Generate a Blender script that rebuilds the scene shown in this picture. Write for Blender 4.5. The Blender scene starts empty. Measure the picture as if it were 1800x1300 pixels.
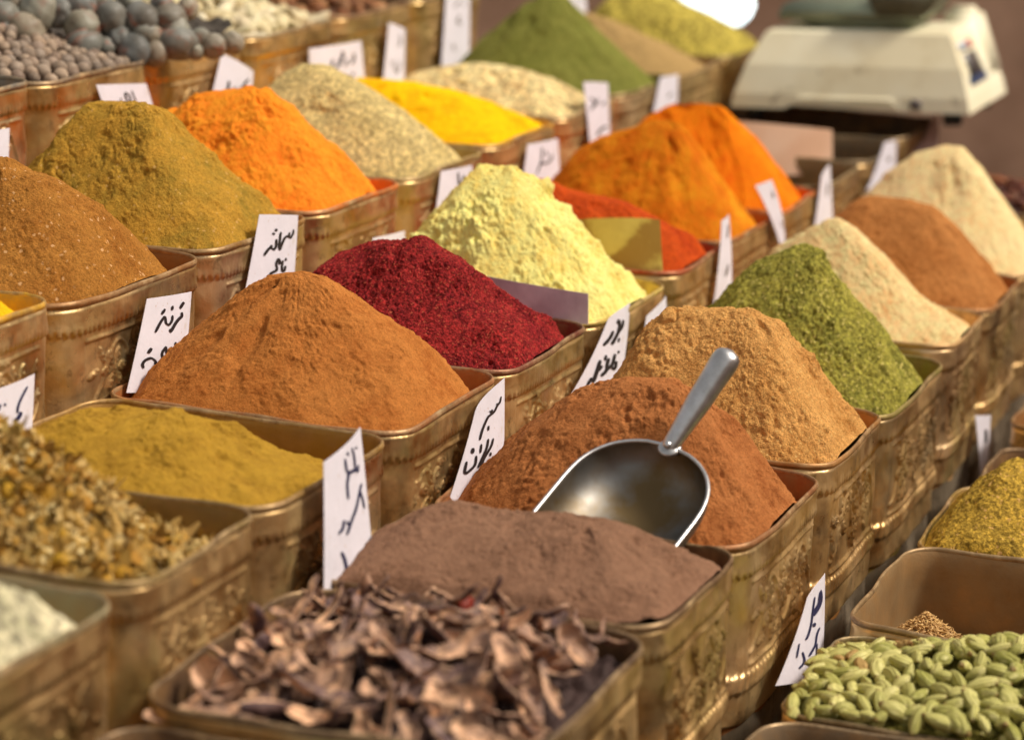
import bpy, bmesh, math, random
import numpy as np
from mathutils import Vector, Matrix

# ------------------------------------------------------------------ camera, sky, sun, exposure
SC = bpy.context.scene
COL = SC.collection
PITCH, YAW, ROLL = 0.2338100, 0.3532016, 0.0321711
FPX = 4890.768                                   # focal length in pixels of an 1800 px wide picture
CAM = np.array([-1.7612911, -0.8319420, 0.5699594])
DIR = np.array([math.cos(PITCH) * math.cos(YAW), math.cos(PITCH) * math.sin(YAW), -math.sin(PITCH)])
_r = np.array([math.sin(YAW), -math.cos(YAW), 0.0])
_u = np.cross(_r, DIR)
RIGHT = math.cos(ROLL) * _r + math.sin(ROLL) * _u
UP = -math.sin(ROLL) * _r + math.cos(ROLL) * _u
cam_d = bpy.data.cameras.new('camera')
cam = bpy.data.objects.new('camera', cam_d)
COL.objects.link(cam)
SC.camera = cam
cam.matrix_world = Matrix(((RIGHT[0], UP[0], -DIR[0], CAM[0]), (RIGHT[1], UP[1], -DIR[1], CAM[1]),
                           (RIGHT[2], UP[2], -DIR[2], CAM[2]), (0, 0, 0, 1)))
cam_d.sensor_width = 36.0
cam_d.lens = FPX / 1800 * 36
cam_d.clip_start = 0.05
cam_d.clip_end = 200
cam_d.dof.use_dof = True
cam_d.dof.focus_distance = float((np.array([0.47, -0.05, 0.0]) - CAM) @ DIR)
cam_d.dof.aperture_fstop = 4.2
cam_d.dof.aperture_blades = 7

SUN_EL, SUN_AZ = math.radians(50), math.radians(-76)      # azimuth measured from +X (along the rows) towards +Y
W = bpy.data.worlds.new('World')
SC.world = W
W.use_nodes = True
nt = W.node_tree
bg = nt.nodes['Background']
sky = nt.nodes.new('ShaderNodeTexSky')
sky.sky_type = 'NISHITA'
sky.sun_disc = False
sky.sun_elevation = SUN_EL
sky.sun_rotation = math.pi / 2 - SUN_AZ
sky.dust_density = 4.0
sky.air_density = 1.0
hs = nt.nodes.new('ShaderNodeHueSaturation')
hs.inputs['Saturation'].default_value = 0.30
nt.links.new(sky.outputs[0], hs.inputs['Color'])
tint = nt.nodes.new('ShaderNodeMix')
tint.data_type = 'RGBA'
tint.blend_type = 'MULTIPLY'
tint.inputs[0].default_value = 1.0
tint.inputs[7].default_value = (1.0, 0.93, 0.82, 1)
nt.links.new(hs.outputs[0], tint.inputs[6])
nt.links.new(tint.outputs[2], bg.inputs['Color'])
bg.inputs['Strength'].default_value = 0.14
sd = bpy.data.lights.new('sun', 'SUN')
sun = bpy.data.objects.new('sun', sd)
COL.objects.link(sun)
sd.energy = 2.9
sd.angle = math.radians(10)
sd.color = (1.0, 0.91, 0.78)
sv = Vector((math.cos(SUN_EL) * math.cos(SUN_AZ), math.cos(SUN_EL) * math.sin(SUN_AZ), math.sin(SUN_EL)))
sun.rotation_euler = sv.to_track_quat('Z', 'Y').to_euler()
SC.view_settings.view_transform = 'Standard'
SC.view_settings.look = 'None'
SC.view_settings.exposure = 0.14
SC.view_settings.gamma = 1.0

rnd = random.Random(7)


# ------------------------------------------------------------------ helpers
def ray(x, y):
    return DIR * FPX + RIGHT * (x - 900) + UP * (650 - y)


def hit(x, y, n, d):                              # ray through a point of the picture meets the plane n.P = d
    q = ray(x, y)
    n = np.asarray(n, float)
    return CAM + q * ((d - n @ CAM) / (n @ q))


def on_z(x, y, z):
    return hit(x, y, (0, 0, 1), z)


def on_u(x, y, u):
    return hit(x, y, (1, 0, 0), u)


def srgb(r, g, b):
    f = lambda c: (c / 255 / 12.92) if c / 255 <= 0.04045 else ((c / 255 + 0.055) / 1.055) ** 2.4
    return (f(r), f(g), f(b))


def tag(o, label=None, cat=None, group=None, kind=None):
    if label: o['label'] = label
    if cat: o['category'] = cat
    if group: o['group'] = group
    if kind: o['kind'] = kind
    return o


def empty(name, loc, label=None, cat=None, group=None):
    o = bpy.data.objects.new(name, None)
    COL.objects.link(o)
    o.location = loc
    o.empty_display_size = 0.02
    return tag(o, label, cat, group)


def mesh_np(name, V, F, mat=None, parent=None, smooth=True, loc=None, link=True):
    V = np.asarray(V, np.float32)
    F = np.asarray(F, np.int32)
    me = bpy.data.meshes.new(name)
    k = F.shape[1]
    me.vertices.add(len(V))
    me.vertices.foreach_set('co', V.ravel())
    me.loops.add(F.size)
    me.loops.foreach_set('vertex_index', F.ravel())
    me.polygons.add(len(F))
    me.polygons.foreach_set('loop_start', np.arange(0, F.size, k, dtype=np.int32))
    me.polygons.foreach_set('use_smooth', np.full(len(F), smooth))
    me.update(calc_edges=True)
    if mat: me.materials.append(mat)
    o = bpy.data.objects.new(name, me)
    if link: COL.objects.link(o)
    if parent: o.parent = parent
    if loc is not None: o.location = loc
    return o


def bm_obj(name, bm, mat=None, parent=None, smooth=False, loc=None):
    bmesh.ops.recalc_face_normals(bm, faces=bm.faces)
    me = bpy.data.meshes.new(name)
    bm.to_mesh(me)
    bm.free()
    for p in me.polygons: p.use_smooth = smooth
    if mat: me.materials.append(mat)
    o = bpy.data.objects.new(name, me)
    COL.objects.link(o)
    if parent: o.parent = parent
    if loc is not None: o.location = loc
    return o


def grid_faces(nr, nc, wrap=True):
    i = np.arange(nr - 1)[:, None]
    j = np.arange(nc if wrap else nc - 1)[None, :]
    a = i * nc + j
    b = i * nc + (j + 1) % nc
    return np.stack([a, b, b + nc, a + nc], -1).reshape(-1, 4)


def _hash(ix, iy, seed):
    h = (ix.astype(np.int64) * 374761393 + iy.astype(np.int64) * 668265263 + seed * 974711) & 0x7fffffff
    h = ((h ^ (h >> 13)) * 1274126177) & 0x7fffffff
    h = ((h ^ (h >> 15)) * 461845907) & 0x7fffffff
    return (h ^ (h >> 16)) / float(0x7fffffff)


def gn(x, y, seed=0):                             # gradient noise, about -1..1
    ix, iy = np.floor(x), np.floor(y)
    fx, fy = x - ix, y - iy
    ux, uy = fx * fx * fx * (fx * (fx * 6 - 15) + 10), fy * fy * fy * (fy * (fy * 6 - 15) + 10)

    def g(dx, dy):
        a = _hash(ix + dx, iy + dy, seed) * 2 * np.pi
        return np.cos(a) * (fx - dx) + np.sin(a) * (fy - dy)
    a = g(0, 0) * (1 - ux) + g(1, 0) * ux
    b = g(0, 1) * (1 - ux) + g(1, 1) * ux
    return (a * (1 - uy) + b * uy) * 1.5


def fbm(x, y, seed=0, o=4, gain=0.5):
    s, a, f = 0, 1, 1
    for k in range(o):
        s = s + a * gn(x * f + 17.3 * k, y * f - 9.1 * k, seed + k)
        a *= gain
        f *= 2.03
    return s


def worley(x, y, seed=0):                         # distance to the nearest and second nearest random point
    ix, iy = np.floor(x), np.floor(y)
    d1 = np.full(x.shape, 9.0)
    d2 = np.full(x.shape, 9.0)
    for dx in (-1, 0, 1):
        for dy in (-1, 0, 1):
            cx, cy = ix + dx, iy + dy
            d = np.hypot(cx + _hash(cx, cy, seed) - x, cy + _hash(cx, cy, seed + 51) - y)
            d2 = np.minimum(d2, np.maximum(d1, d))
            d1 = np.minimum(d1, d)
    return d1, d2


# ------------------------------------------------------------------ materials
class NT:
    def __init__(self, name):
        self.m = bpy.data.materials.new(name)
        self.m.use_nodes = True
        self.t = self.m.node_tree
        self.b = self.t.nodes['Principled BSDF']
        self.co = self.t.nodes.new('ShaderNodeTexCoord').outputs['Object']

    def n(self, typ, ins=None, **kw):
        nd = self.t.nodes.new('ShaderNode' + typ)
        for k, v in kw.items(): setattr(nd, k, v)
        for k, v in (ins or {}).items():
            if hasattr(v, 'is_output') or isinstance(v, bpy.types.NodeSocket): self.t.links.new(v, nd.inputs[k])
            else: nd.inputs[k].default_value = v
        return nd

    def noise(self, scale, detail=4, rough=0.55, co=None, dist=0.0):
        return self.n('TexNoise', {'Vector': co or self.co, 'Scale': scale, 'Detail': detail, 'Roughness': rough,
                                   'Distortion': dist}).outputs['Fac']

    def ramp(self, fac, lo, hi, a=0.0, b=1.0):
        return self.n('MapRange', {'Value': fac, 'From Min': lo, 'From Max': hi, 'To Min': a, 'To Max': b}).outputs[0]

    def mix(self, fac, a, b, mode='MIX'):
        nd = self.t.nodes.new('ShaderNodeMix')
        nd.data_type = 'RGBA'
        nd.blend_type = mode
        for i, v in ((0, fac), (6, a), (7, b)):
            if isinstance(v, bpy.types.NodeSocket): self.t.links.new(v, nd.inputs[i])
            elif i == 0: nd.inputs[i].default_value = v
            else: nd.inputs[i].default_value = tuple(v) + (1,) if len(v) == 3 else v
        return nd.outputs[2]

    def set(self, **kw):
        for k, v in kw.items():
            k = k.replace('_', ' ')
            if isinstance(v, bpy.types.NodeSocket): self.t.links.new(v, self.b.inputs[k])
            elif isinstance(v, tuple) and len(v) == 3: self.b.inputs[k].default_value = v + (1,)
            else: self.b.inputs[k].default_value = v
        return self

    def bump(self, h, strength, dist):
        nd = self.n('Bump', {'Height': h, 'Strength': strength, 'Distance': dist})
        prev = self.b.inputs['Normal'].links
        if prev: self.t.links.new(prev[0].from_socket, nd.inputs['Normal'])
        self.t.links.new(nd.outputs[0], self.b.inputs['Normal'])
        return self


def mul(c, k):
    return tuple(min(1, x * k) for x in c)


def powder(name, c, vary=0.25, grain=700, speck=None, speck_amt=0.0, speck_scale=500, dark=0.55, bump=0.5, c2=None, cell=0.0):
    N = NT(name)
    c = mul(c, 1.22)
    c2 = mul(c2, 1.22) if c2 else mul(c, 1 - vary)
    col = N.mix(N.ramp(N.noise(28, 5, 0.6), 0.35, 0.68), c, c2)
    col = N.mix(N.ramp(N.noise(130, 3, 0.6), 0.40, 0.62), col, N.mix(0.5, col, mul(c, 1.25)))
    col = N.mix(N.ramp(N.noise(grain, 2, 0.6), 0.36, 0.60, 0.0, 0.75), N.mix(1.0, col, (dark, dark, dark), 'MULTIPLY'), col)
    if cell:
        v = N.n('TexVoronoi', {'Vector': N.co, 'Scale': cell}).outputs['Color']
        sep = N.n('SeparateColor', {'Color': v}).outputs[0]
        col = N.mix(N.ramp(sep, 0, 1, 0, 1.0), N.mix(1.0, col, (0.62, 0.58, 0.58), 'MULTIPLY'), N.mix(1.0, col, (1.45, 1.4, 1.35), 'MULTIPLY'))
    if speck:
        v = N.n('TexVoronoi', {'Vector': N.co, 'Scale': speck_scale}).outputs['Color']
        sep = N.n('SeparateColor', {'Color': v}).outputs[0]
        col = N.mix(N.ramp(sep, 1 - speck_amt, 1 - speck_amt * 0.6), col, speck)
    N.set(Base_Color=col, Roughness=0.95, Specular_IOR_Level=0.12)
    N.b.inputs['Diffuse Roughness'].default_value = 0.6
    N.bump(N.noise(grain * 0.40, 3, 0.65), min(1, bump * 1.5), 0.0026)
    N.bump(N.noise(grain * 1.3, 2, 0.6), min(1, bump * 1.4), 0.0011)
    return N.m


def brass_mat():
    N = NT('embossed_brass')
    r = N.n('ObjectInfo').outputs['Random']
    off = N.n('VectorMath', {0: N.co, 1: N.n('CombineXYZ', {'X': N.n('Math', {0: r, 1: 37.0}, operation='MULTIPLY').outputs[0]}).outputs[0]}, operation='ADD').outputs[0]
    col = N.mix(N.ramp(N.noise(14, 5, 0.6, off), 0.35, 0.65), (0.78, 0.54, 0.26), (0.50, 0.325, 0.135))
    col = N.mix(N.ramp(N.noise(9, 4, 0.6, off, 1.0), 0.52, 0.72, 0, 0.6), col, (0.42, 0.36, 0.13))
    col = N.mix(N.ramp(N.noise(6, 3, 0.5, off), 0.55, 0.75, 0, 0.8), col, (0.74, 0.53, 0.33))
    col = N.mix(N.ramp(N.noise(70, 4, 0.65, off), 0.57, 0.72, 0, 0.7), col, (0.19, 0.105, 0.045))
    col = N.mix(N.ramp(N.noise(11, 4, 0.6, N.n('VectorMath', {0: off, 1: (3.0, 7.0, 1.0)}, operation='ADD').outputs[0], 0.6), 0.56, 0.72, 0, 0.7), col, (0.26, 0.22, 0.15))
    col = N.mix(N.ramp(r, 0, 1, 0, 0.30), col, N.mix(1.0, col, (0.80, 0.70, 0.60), 'MULTIPLY'))
    N.set(Base_Color=col, Metallic=N.ramp(N.noise(25, 4, 0.6, off), 0.3, 0.65, 0.60, 1.0), Roughness=N.ramp(N.noise(40, 4, 0.6, off), 0.3, 0.7, 0.26, 0.50), Specular_IOR_Level=0.4)
    N.bump(N.noise(38, 4, 0.6, off, 0.6), 0.25, 0.004)
    st = N.n('Mapping', {'Vector': off, 'Scale': (1, 1, 0.12)}).outputs[0]
    N.bump(N.noise(160, 3, 0.6, st), 0.35, 0.0015)
    N.bump(N.noise(420, 3, 0.6, off), 0.14, 0.001)
    return N.m


def rim_mat():
    N = NT('worn_brass_rim')
    col = N.mix(N.ramp(N.noise(60, 5, 0.6), 0.36, 0.62), (0.52, 0.36, 0.19), (0.27, 0.17, 0.085))
    col = N.mix(N.ramp(N.noise(240, 3, 0.6), 0.54, 0.70, 0, 0.6), col, (0.22, 0.13, 0.06))
    col = N.mix(N.ramp(N.noise(16, 5, 0.7), 0.38, 0.60, 0, 0.75), col, N.n('ObjectInfo').outputs['Color'])
    N.set(Base_Color=col, Metallic=0.55, Roughness=N.ramp(N.noise(90), 0.3, 0.7, 0.35, 0.6))
    N.bump(N.noise(260, 3), 0.3, 0.0012)
    return N.m


def lining_mat():                                # inside of a tin, painted with dust and reflected colour of its contents (object colour)
    N = NT('dust_and_reflection_lining')
    oc = N.n('ObjectInfo').outputs['Color']
    base = N.mix(N.ramp(N.noise(22, 5, 0.6), 0.36, 0.66), (0.46, 0.25, 0.09), (0.22, 0.12, 0.045))
    col = N.mix(N.ramp(N.noise(50, 4, 0.6), 0.30, 0.62, 0.25, 0.8), base, oc)
    N.set(Base_Color=col, Metallic=0.45, Roughness=0.5)
    N.bump(N.noise(300, 3), 0.25, 0.001)
    return N.m


def grey_mat():
    N = NT('dull_grey_tinplate')
    col = N.mix(N.ramp(N.noise(18, 5, 0.6), 0.35, 0.65), (0.26, 0.21, 0.15), (0.13, 0.10, 0.065))
    col = N.mix(N.ramp(N.noise(120, 3, 0.6), 0.58, 0.72), col, (0.08, 0.06, 0.04))
    N.set(Base_Color=col, Metallic=0.45, Roughness=N.ramp(N.noise(40), 0.3, 0.7, 0.32, 0.6))
    N.bump(N.noise(90, 4), 0.3, 0.003)
    return N.m


def plain(name, c, rough=0.6, metal=0.0, c2=None, scale=60, bump=0.0, bscale=200, spec=0.4, **kw):
    N = NT(name)
    col = N.mix(N.ramp(N.noise(scale, 4, 0.6), 0.36, 0.64), c, c2 or mul(c, 0.8))
    N.set(Base_Color=col, Roughness=rough, Metallic=metal, Specular_IOR_Level=spec, **kw)
    if bump: N.bump(N.noise(bscale, 3, 0.6), bump, 0.001)
    return N.m


def per_object(name, cols, rough=0.6, scale=80, bump=0.3, bscale=160, spots=None, spec=0.3):   # colour drawn per object
    N = NT(name)
    r = N.n('ObjectInfo').outputs['Random']
    rp = N.t.nodes.new('ShaderNodeValToRGB')
    els = rp.color_ramp.elements
    els[0].position, els[0].color = 0, tuple(cols[0]) + (1,)
    els[1].position, els[1].color = 1, tuple(cols[-1]) + (1,)
    for k, c in enumerate(cols[1:-1]):
        e = els.new((k + 1) / (len(cols) - 1))
        e.color = tuple(c) + (1,)
    N.t.links.new(r, rp.inputs[0])
    off = N.n('VectorMath', {0: N.co, 1: N.n('CombineXYZ', {'X': N.n('Math', {0: r, 1: 91.0}, operation='MULTIPLY').outputs[0]}).outputs[0]}, operation='ADD').outputs[0]
    col = rp.outputs[0]
    col = N.mix(N.ramp(N.noise(scale, 4, 0.6, off), 0.35, 0.65), col, N.mix(1.0, col, (0.62, 0.56, 0.5), 'MULTIPLY'))
    if spots: col = N.mix(N.ramp(N.noise(scale * 0.6, 3, 0.6, off, 1.0), 0.56, 0.66), col, spots)
    N.set(Base_Color=col, Roughness=rough, Specular_IOR_Level=spec)
    if bump: N.bump(N.noise(bscale, 3, 0.6, off), bump, 0.0015)
    return N.m


M_BRASS, M_RIM, M_LIN, M_GREY = brass_mat(), rim_mat(), lining_mat(), grey_mat()
M_PAPER = plain('white_card', (0.68, 0.64, 0.685), 0.75, c2=(0.62, 0.585, 0.63), scale=25, bump=0.12, bscale=300)
N = NT('white_card_with_smudges')
c_ = N.mix(N.ramp(N.noise(25, 4, 0.6), 0.36, 0.64), (0.68, 0.645, 0.715), (0.62, 0.59, 0.655))
c_ = N.mix(N.ramp(N.noise(38, 5, 0.7), 0.60, 0.74, 0, 0.45), c_, (0.52, 0.40, 0.28))
c_ = N.mix(N.ramp(N.noise(260, 2, 0.6), 0.68, 0.74, 0, 0.6), c_, (0.42, 0.27, 0.16))
N.set(Base_Color=c_, Roughness=0.75, Specular_IOR_Level=0.3)
N.bump(N.noise(60, 3), 0.2, 0.003)
M_PAPER = N.m
M_INK = plain('black_ink', (0.018, 0.012, 0.014), 0.6)
M_INKB = plain('blue_black_ink', (0.02, 0.022, 0.075), 0.6)

# ------------------------------------------------------------------ setting
N = NT('floor_stone')
c = N.mix(N.ramp(N.noise(3, 5, 0.6), 0.35, 0.65), (0.20, 0.13, 0.10), (0.12, 0.075, 0.055))
N.set(Base_Color=c, Roughness=0.7)
N.bump(N.noise(30, 4), 0.3, 0.01)
M_FLOOR = N.m
o = mesh_np('floor', [(-40, -40, -0.95), (40, -40, -0.95), (40, 40, -0.95), (-40, 40, -0.95)], [(0, 1, 2, 3)], M_FLOOR, smooth=False)
tag(o, kind='structure')


def box(bm, x0, x1, y0, y1, z0, z1, bev=0.0):
    r = bmesh.ops.create_cube(bm, size=1.0)
    vs = r['verts']
    bmesh.ops.scale(bm, vec=(x1 - x0, y1 - y0, z1 - z0), verts=vs)
    bmesh.ops.translate(bm, vec=((x0 + x1) / 2, (y0 + y1) / 2, (z0 + z1) / 2), verts=vs)
    if bev:
        es = list({e for v in vs for e in v.link_edges})
        bmesh.ops.bevel(bm, geom=es, offset=bev, segments=2, affect='EDGES')


N = NT('brown_stone_wall')
br = N.n('TexBrick', {'Vector': N.n('Mapping', {'Vector': N.co, 'Rotation': (math.pi / 2, 0, math.pi / 2)}).outputs[0], 'Color1': srgb(232, 188, 156) + (1,), 'Color2': srgb(214, 166, 134) + (1,),
                     'Mortar': srgb(120, 86, 66) + (1,), 'Scale': 1.0, 'Brick Width': 0.55, 'Row Height': 0.30, 'Mortar Size': 0.012})
c = N.mix(N.ramp(N.noise(5, 5, 0.6), 0.35, 0.65), br.outputs[0], N.mix(1.0, br.outputs[0], (0.7, 0.66, 0.64), 'MULTIPLY'))
N.set(Base_Color=c, Roughness=0.85)
N.bump(N.noise(20, 5), 0.4, 0.02)
bm = bmesh.new()
box(bm, 4.6, 4.9, -3.5, 2.2, -0.948, 2.6)
tag(bm_obj('stone_wall', bm, N.m), 'brown stone wall behind the far end of the spice stall', 'wall')
bm = bmesh.new()
box(bm, -5.0, 4.55, -3.6, -3.3, -0.948, 2.2)  # unseen wall, added to give the brass something warm to reflect
tag(bm_obj('stone_wall', bm, N.m), 'added brown stone wall across the aisle, out of view, for warm reflections in the brass', 'wall')

ZR = {'Z': 0.192, 'A': 0.080, 'B': -0.003, 'C': -0.069, 'D': -0.174}
VF = {'Z': -0.5606, 'A': -0.2801, 'B': 0.0, 'C': 0.2835, 'D': 0.6050}     # front face of each row (v = -y)
TIN_H, TIN_D = 0.24, 0.274
M_WOOD = plain('dark_stand_wood', (0.10, 0.055, 0.028), 0.7, c2=(0.05, 0.027, 0.014), scale=30, bump=0.3)
bm = bmesh.new()
vb = {'Z': (-1.15, -0.5615), 'A': (-0.5615, -0.2815), 'B': (-0.2815, 0.001), 'C': (0.001, 0.300), 'D': (0.300, 0.64)}
for k, (v0, v1) in vb.items():
    box(bm, -0.75, 3.0, -v1, -v0, -0.949, ZR[k] - TIN_H - 0.012)
tag(bm_obj('stepped_stand', bm, M_WOOD), 'stepped dark wooden display stand carrying the rows of spice tins', 'stand')


# ------------------------------------------------------------------ tins
def outline(hx, hy, R, n, bow=0.0022):
    per = 4 * (hx + hy - 2 * R) + 2 * math.pi * R
    P, Cc, Fc = [], [], []
    segs = [((hx, -hy + R), (hx, hy - R), 0), ((hx - R, hy), (-hx + R, hy), 1), ((-hx, hy - R), (-hx, -hy + R), 2), ((-hx + R, -hy), (hx - R, -hy), 3)]
    s = np.linspace(0, per, n, endpoint=False)
    L1, L2, q = 2 * (hy - R), 2 * (hx - R), math.pi / 2 * R
    ends = np.cumsum([L1, q, L2, q, L1, q, L2, q])
    cen = [(hx - R, hy - R), (-hx + R, hy - R), (-hx + R, -hy + R), (hx - R, -hy + R)]
    for v in s:
        k = int(np.searchsorted(ends, v, side='right'))
        t = v - (ends[k - 1] if k else 0)
        if k % 2 == 0:
            a, b, f = segs[k // 2]
            L = L1 if f in (0, 2) else L2
            w = t / L
            x, y = a[0] + (b[0] - a[0]) * w, a[1] + (b[1] - a[1]) * w
            nx, ny = [(1, 0), (0, 1), (-1, 0), (0, -1)][f]
            o_ = bow * (4 * w * (1 - w))
            P.append((x + nx * o_, y + ny * o_, nx, ny))
            Cc.append(t - L / 2)
            Fc.append(f)
        else:
            a = (k // 2) * math.pi / 2 + t / R
            c_ = cen[k // 2]
            P.append((c_[0] + R * math.cos(a), c_[1] + R * math.sin(a), math.cos(a), math.sin(a)))
            Cc.append(9.0)
            Fc.append(-1)
    return np.array(P), np.array(Cc), np.array(Fc), s


HX, HY, RC = 0.1165, TIN_D / 2, 0.031
NTN, ZN = 640, 118
OUT, OC, OF, OS = outline(HX, HY, RC, NTN)
wob = 0.0011 * np.sin(OS * 26.2 + 1) + 0.0008 * np.sin(OS * 57.6 + 2)


def emboss(cc, ff, s, h, seed):
    """raised pattern of the sheet brass; cc = distance along the face from its middle, h = depth below the rim"""
    e = np.zeros(np.broadcast(cc, h).shape)
    ss = lambda x, a, b: np.clip((x - a) / (b - a), 0, 1) ** 2 * (3 - 2 * np.clip((x - a) / (b - a), 0, 1))
    tooth = np.abs(np.sin(np.pi * s / 0.0066))
    lo = 0.0225 + 0.0050 * tooth
    e += 0.0026 * ss(h, 0.003, 0.006) * (1 - ss(h, lo - 0.002, lo + 0.001)) * (0.72 + 0.28 * tooth * ss(h, 0.015, 0.022))
    t2 = np.abs(np.sin(np.pi * (s + h * 0.4) / 0.0088))
    e += 0.0034 * ss(h, 0.108 - 0.004 * t2, 0.111) * (1 - ss(h, 0.120, 0.124 + 0.004 * t2)) * (0.55 + 0.45 * t2)
    face = (ff >= 0)
    half = np.where((ff == 0) | (ff == 2), HY - RC - 0.002, HX - RC + 0.004)
    d = np.maximum(np.abs(cc) - half, np.maximum(0.034 - h, h - 0.103))
    fr = np.exp(-(d / 0.0016) ** 2) * 0.0022 + np.where(d < 0, -0.0006, 0)
    e += np.where(face, fr, 0)
    rr = random.Random(seed)
    dome = np.zeros_like(e)
    for f in range(4):
        hw = (HY if f in (0, 2) else HX) - RC - 0.012
        cur = np.where(ff == f, cc, 9.0)
        items = []
        nf = 3
        for k in range(nf):
            fx = -hw + (k + 0.5) * 2 * hw / nf + rr.uniform(-.006, .006)
            fy = 0.068 + rr.choice((-1, 1)) * rr.uniform(.000, .010)
            m = rr.choice((5, 6, 7))
            a0 = rr.uniform(0, 6)
            L = rr.uniform(0.015, 0.020)
            items.append((fx, fy, 0, 0.0045, 0.0045))
            for i in range(m):
                a = a0 + i * 2 * math.pi / m
                items.append((fx + math.cos(a) * L * 0.78, fy + math.sin(a) * L * 0.78, a, L * 0.5, L * 0.27))
            for i in range(6):
                a = rr.uniform(0, 6.28)
                q = L * rr.uniform(1.5, 2.0)
                items.append((fx + math.cos(a) * q, fy + math.sin(a) * q, a + rr.uniform(-1, 1), L * 0.55, L * 0.2))
        for (x, y, a, A, B) in items:
            dx, dy = cur - x, h - y
            p, q = (dx * math.cos(a) + dy * math.sin(a)) / A, (-dx * math.sin(a) + dy * math.cos(a)) / B
            r2 = p * p + q * q
            dome = np.maximum(dome, 0.0036 * np.sqrt(np.clip(1 - r2, 0, 1)) - 0.0022 * np.exp(-((np.sqrt(np.minimum(r2, 9)) - 0.45) / 0.2) ** 2) * (r2 < 1))
        vine = np.abs(h - 0.068 - 0.026 * np.sin(cur * 70 + f)) / np.sqrt(1 + (0.026 * 70 * np.cos(cur * 70 + f)) ** 2)
        dome = np.where((ff == f) & (d < -0.003), np.maximum(dome, 0.0022 * np.exp(-(vine / 0.0018) ** 2)), dome)
    e += np.where(face & (d < -0.001), dome, 0)
    return e


def make_tin_meshes(seed):
    hs_ = np.concatenate([np.linspace(0.002, 0.150, ZN - 2), [0.152, 0.1525]])
    H = hs_[:, None] + 0 * OC[None, :]
    E = emboss(OC[None, :], OF[None, :], OS[None, :], H, seed)
    E = E + wob[None, :] * (1 - 0.5 * H / 0.15) + 0.0009 * gn(OS[None, :] * 40, H * 40, seed) + 0.0016 * gn(OS[None, :] * 13, H * 17, seed + 40)
    E[-2:] -= 0.0025
    X = OUT[None, :, 0] + OUT[None, :, 2] * E
    Y = OUT[None, :, 1] + OUT[None, :, 3] * E
    body = mesh_np('wall', np.stack([X, Y, -H], -1).reshape(-1, 3), grid_faces(len(hs_), NTN), M_BRASS, link=False)
    # rim: rolled edge
    sel = slice(0, NTN, 2)
    Q, w2, s2 = OUT[sel], wob[sel], OS[sel]
    a = np.linspace(0, 2 * np.pi, 10, endpoint=False)
    rad = 0.0019
    off = w2[None, :] + 0.0004 + rad * np.cos(a)[:, None] * 1.0
    zz = rad * np.sin(a)[:, None] * 1.6 + 0.0012 * np.sin(s2 * 20.9 + seed)[None, :] + 0.0005 * np.sin(s2 * 71 + seed)[None, :] - 0.001
    X = Q[None, :, 0] + Q[None, :, 2] * off
    Y = Q[None, :, 1] + Q[None, :, 3] * off
    V = np.stack([X, Y, zz], -1)
    V = np.concatenate([V, V[:1]], 0)
    rim = mesh_np('rim', V.reshape(-1, 3), grid_faces(11, len(Q)), M_RIM, link=False)
    # lining: inner shell with floor
    hz = np.array([0.001, 0.006, 0.02, 0.05, 0.09, 0.13, 0.17, 0.20, 0.225, 0.232, 0.234])
    ins = np.array([0.0012, 0.0030, 0.0032, 0.0032, 0.0032, 0.0032, 0.0032, 0.0032, 0.004, 0.009, 0.02])
    X = Q[None, :, 0] + Q[None, :, 2] * (w2[None, :] * 0.8 - ins[:, None])
    Y = Q[None, :, 1] + Q[None, :, 3] * (w2[None, :] * 0.8 - ins[:, None])
    V = np.stack([X, Y, -hz[:, None] + 0 * X], -1).reshape(-1, 3)
    n = len(Q)
    F = grid_faces(len(hz), n)[:, ::-1]
    for k in range(3):                            # close the floor with shrinking rings
        sc = (0.6, 0.3, 0.02)[k]
        ring = np.stack([X[-1] * sc, Y[-1] * sc, np.full(n, -0.2345)], -1)
        base = len(V) - n
        V = np.concatenate([V, ring])
        j = np.arange(n)
        F = np.concatenate([F, np.stack([base + (j + 1) % n, base + j, base + n + j, base + n + (j + 1) % n], -1)])
    lin = mesh_np('lining', V, F, M_LIN, link=False)
    # grey base under the brass sheet
    hz = np.array([0.150, 0.154, 0.175, 0.178, 0.181, 0.236, 0.240])
    ins = np.array([0.0035, 0.0030, 0.0024, 0.0012, 0.0024, 0.0024, 0.006])
    X = Q[None, :, 0] + Q[None, :, 2] * (0.5 * w2[None, :] - ins[:, None])
    Y = Q[None, :, 1] + Q[None, :, 3] * (0.5 * w2[None, :] - ins[:, None])
    bas = mesh_np('base', np.stack([X, Y, -hz[:, None] + 0 * X], -1).reshape(-1, 3), grid_faces(len(hz), n), M_GREY, link=False)
    return body, rim, lin, bas


PROTO = [make_tin_meshes(s) for s in (3, 11, 23)]
TINS = {}


def tin(key, row, u0, u1, label, dust=(0.2, 0.1, 0.04), dz=0.0, group='embossed brass spice tins'):
    w = (u1 - u0) - 0.0020
    x, y, z = (u0 + u1) / 2, -(VF[row] - TIN_D / 2), ZR[row] + dz
    t = empty('spice_tin', (x, y, z), label, 'tin', group)
    t.rotation_euler.z = rnd.uniform(-0.008, 0.008) + (math.pi if rnd.random() < 0.5 else 0)
    for o in PROTO[rnd.randrange(3)]:
        c = o.copy()
        COL.objects.link(c)
        c.parent = t
        c.scale = (w / (2 * HX + 0.006), 0.992, 1)
        c.color = tuple(dust) + (1,)
    TINS[key] = (x, y, z, w / 2, TIN_D / 2, u0, u1)
    return t


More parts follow.
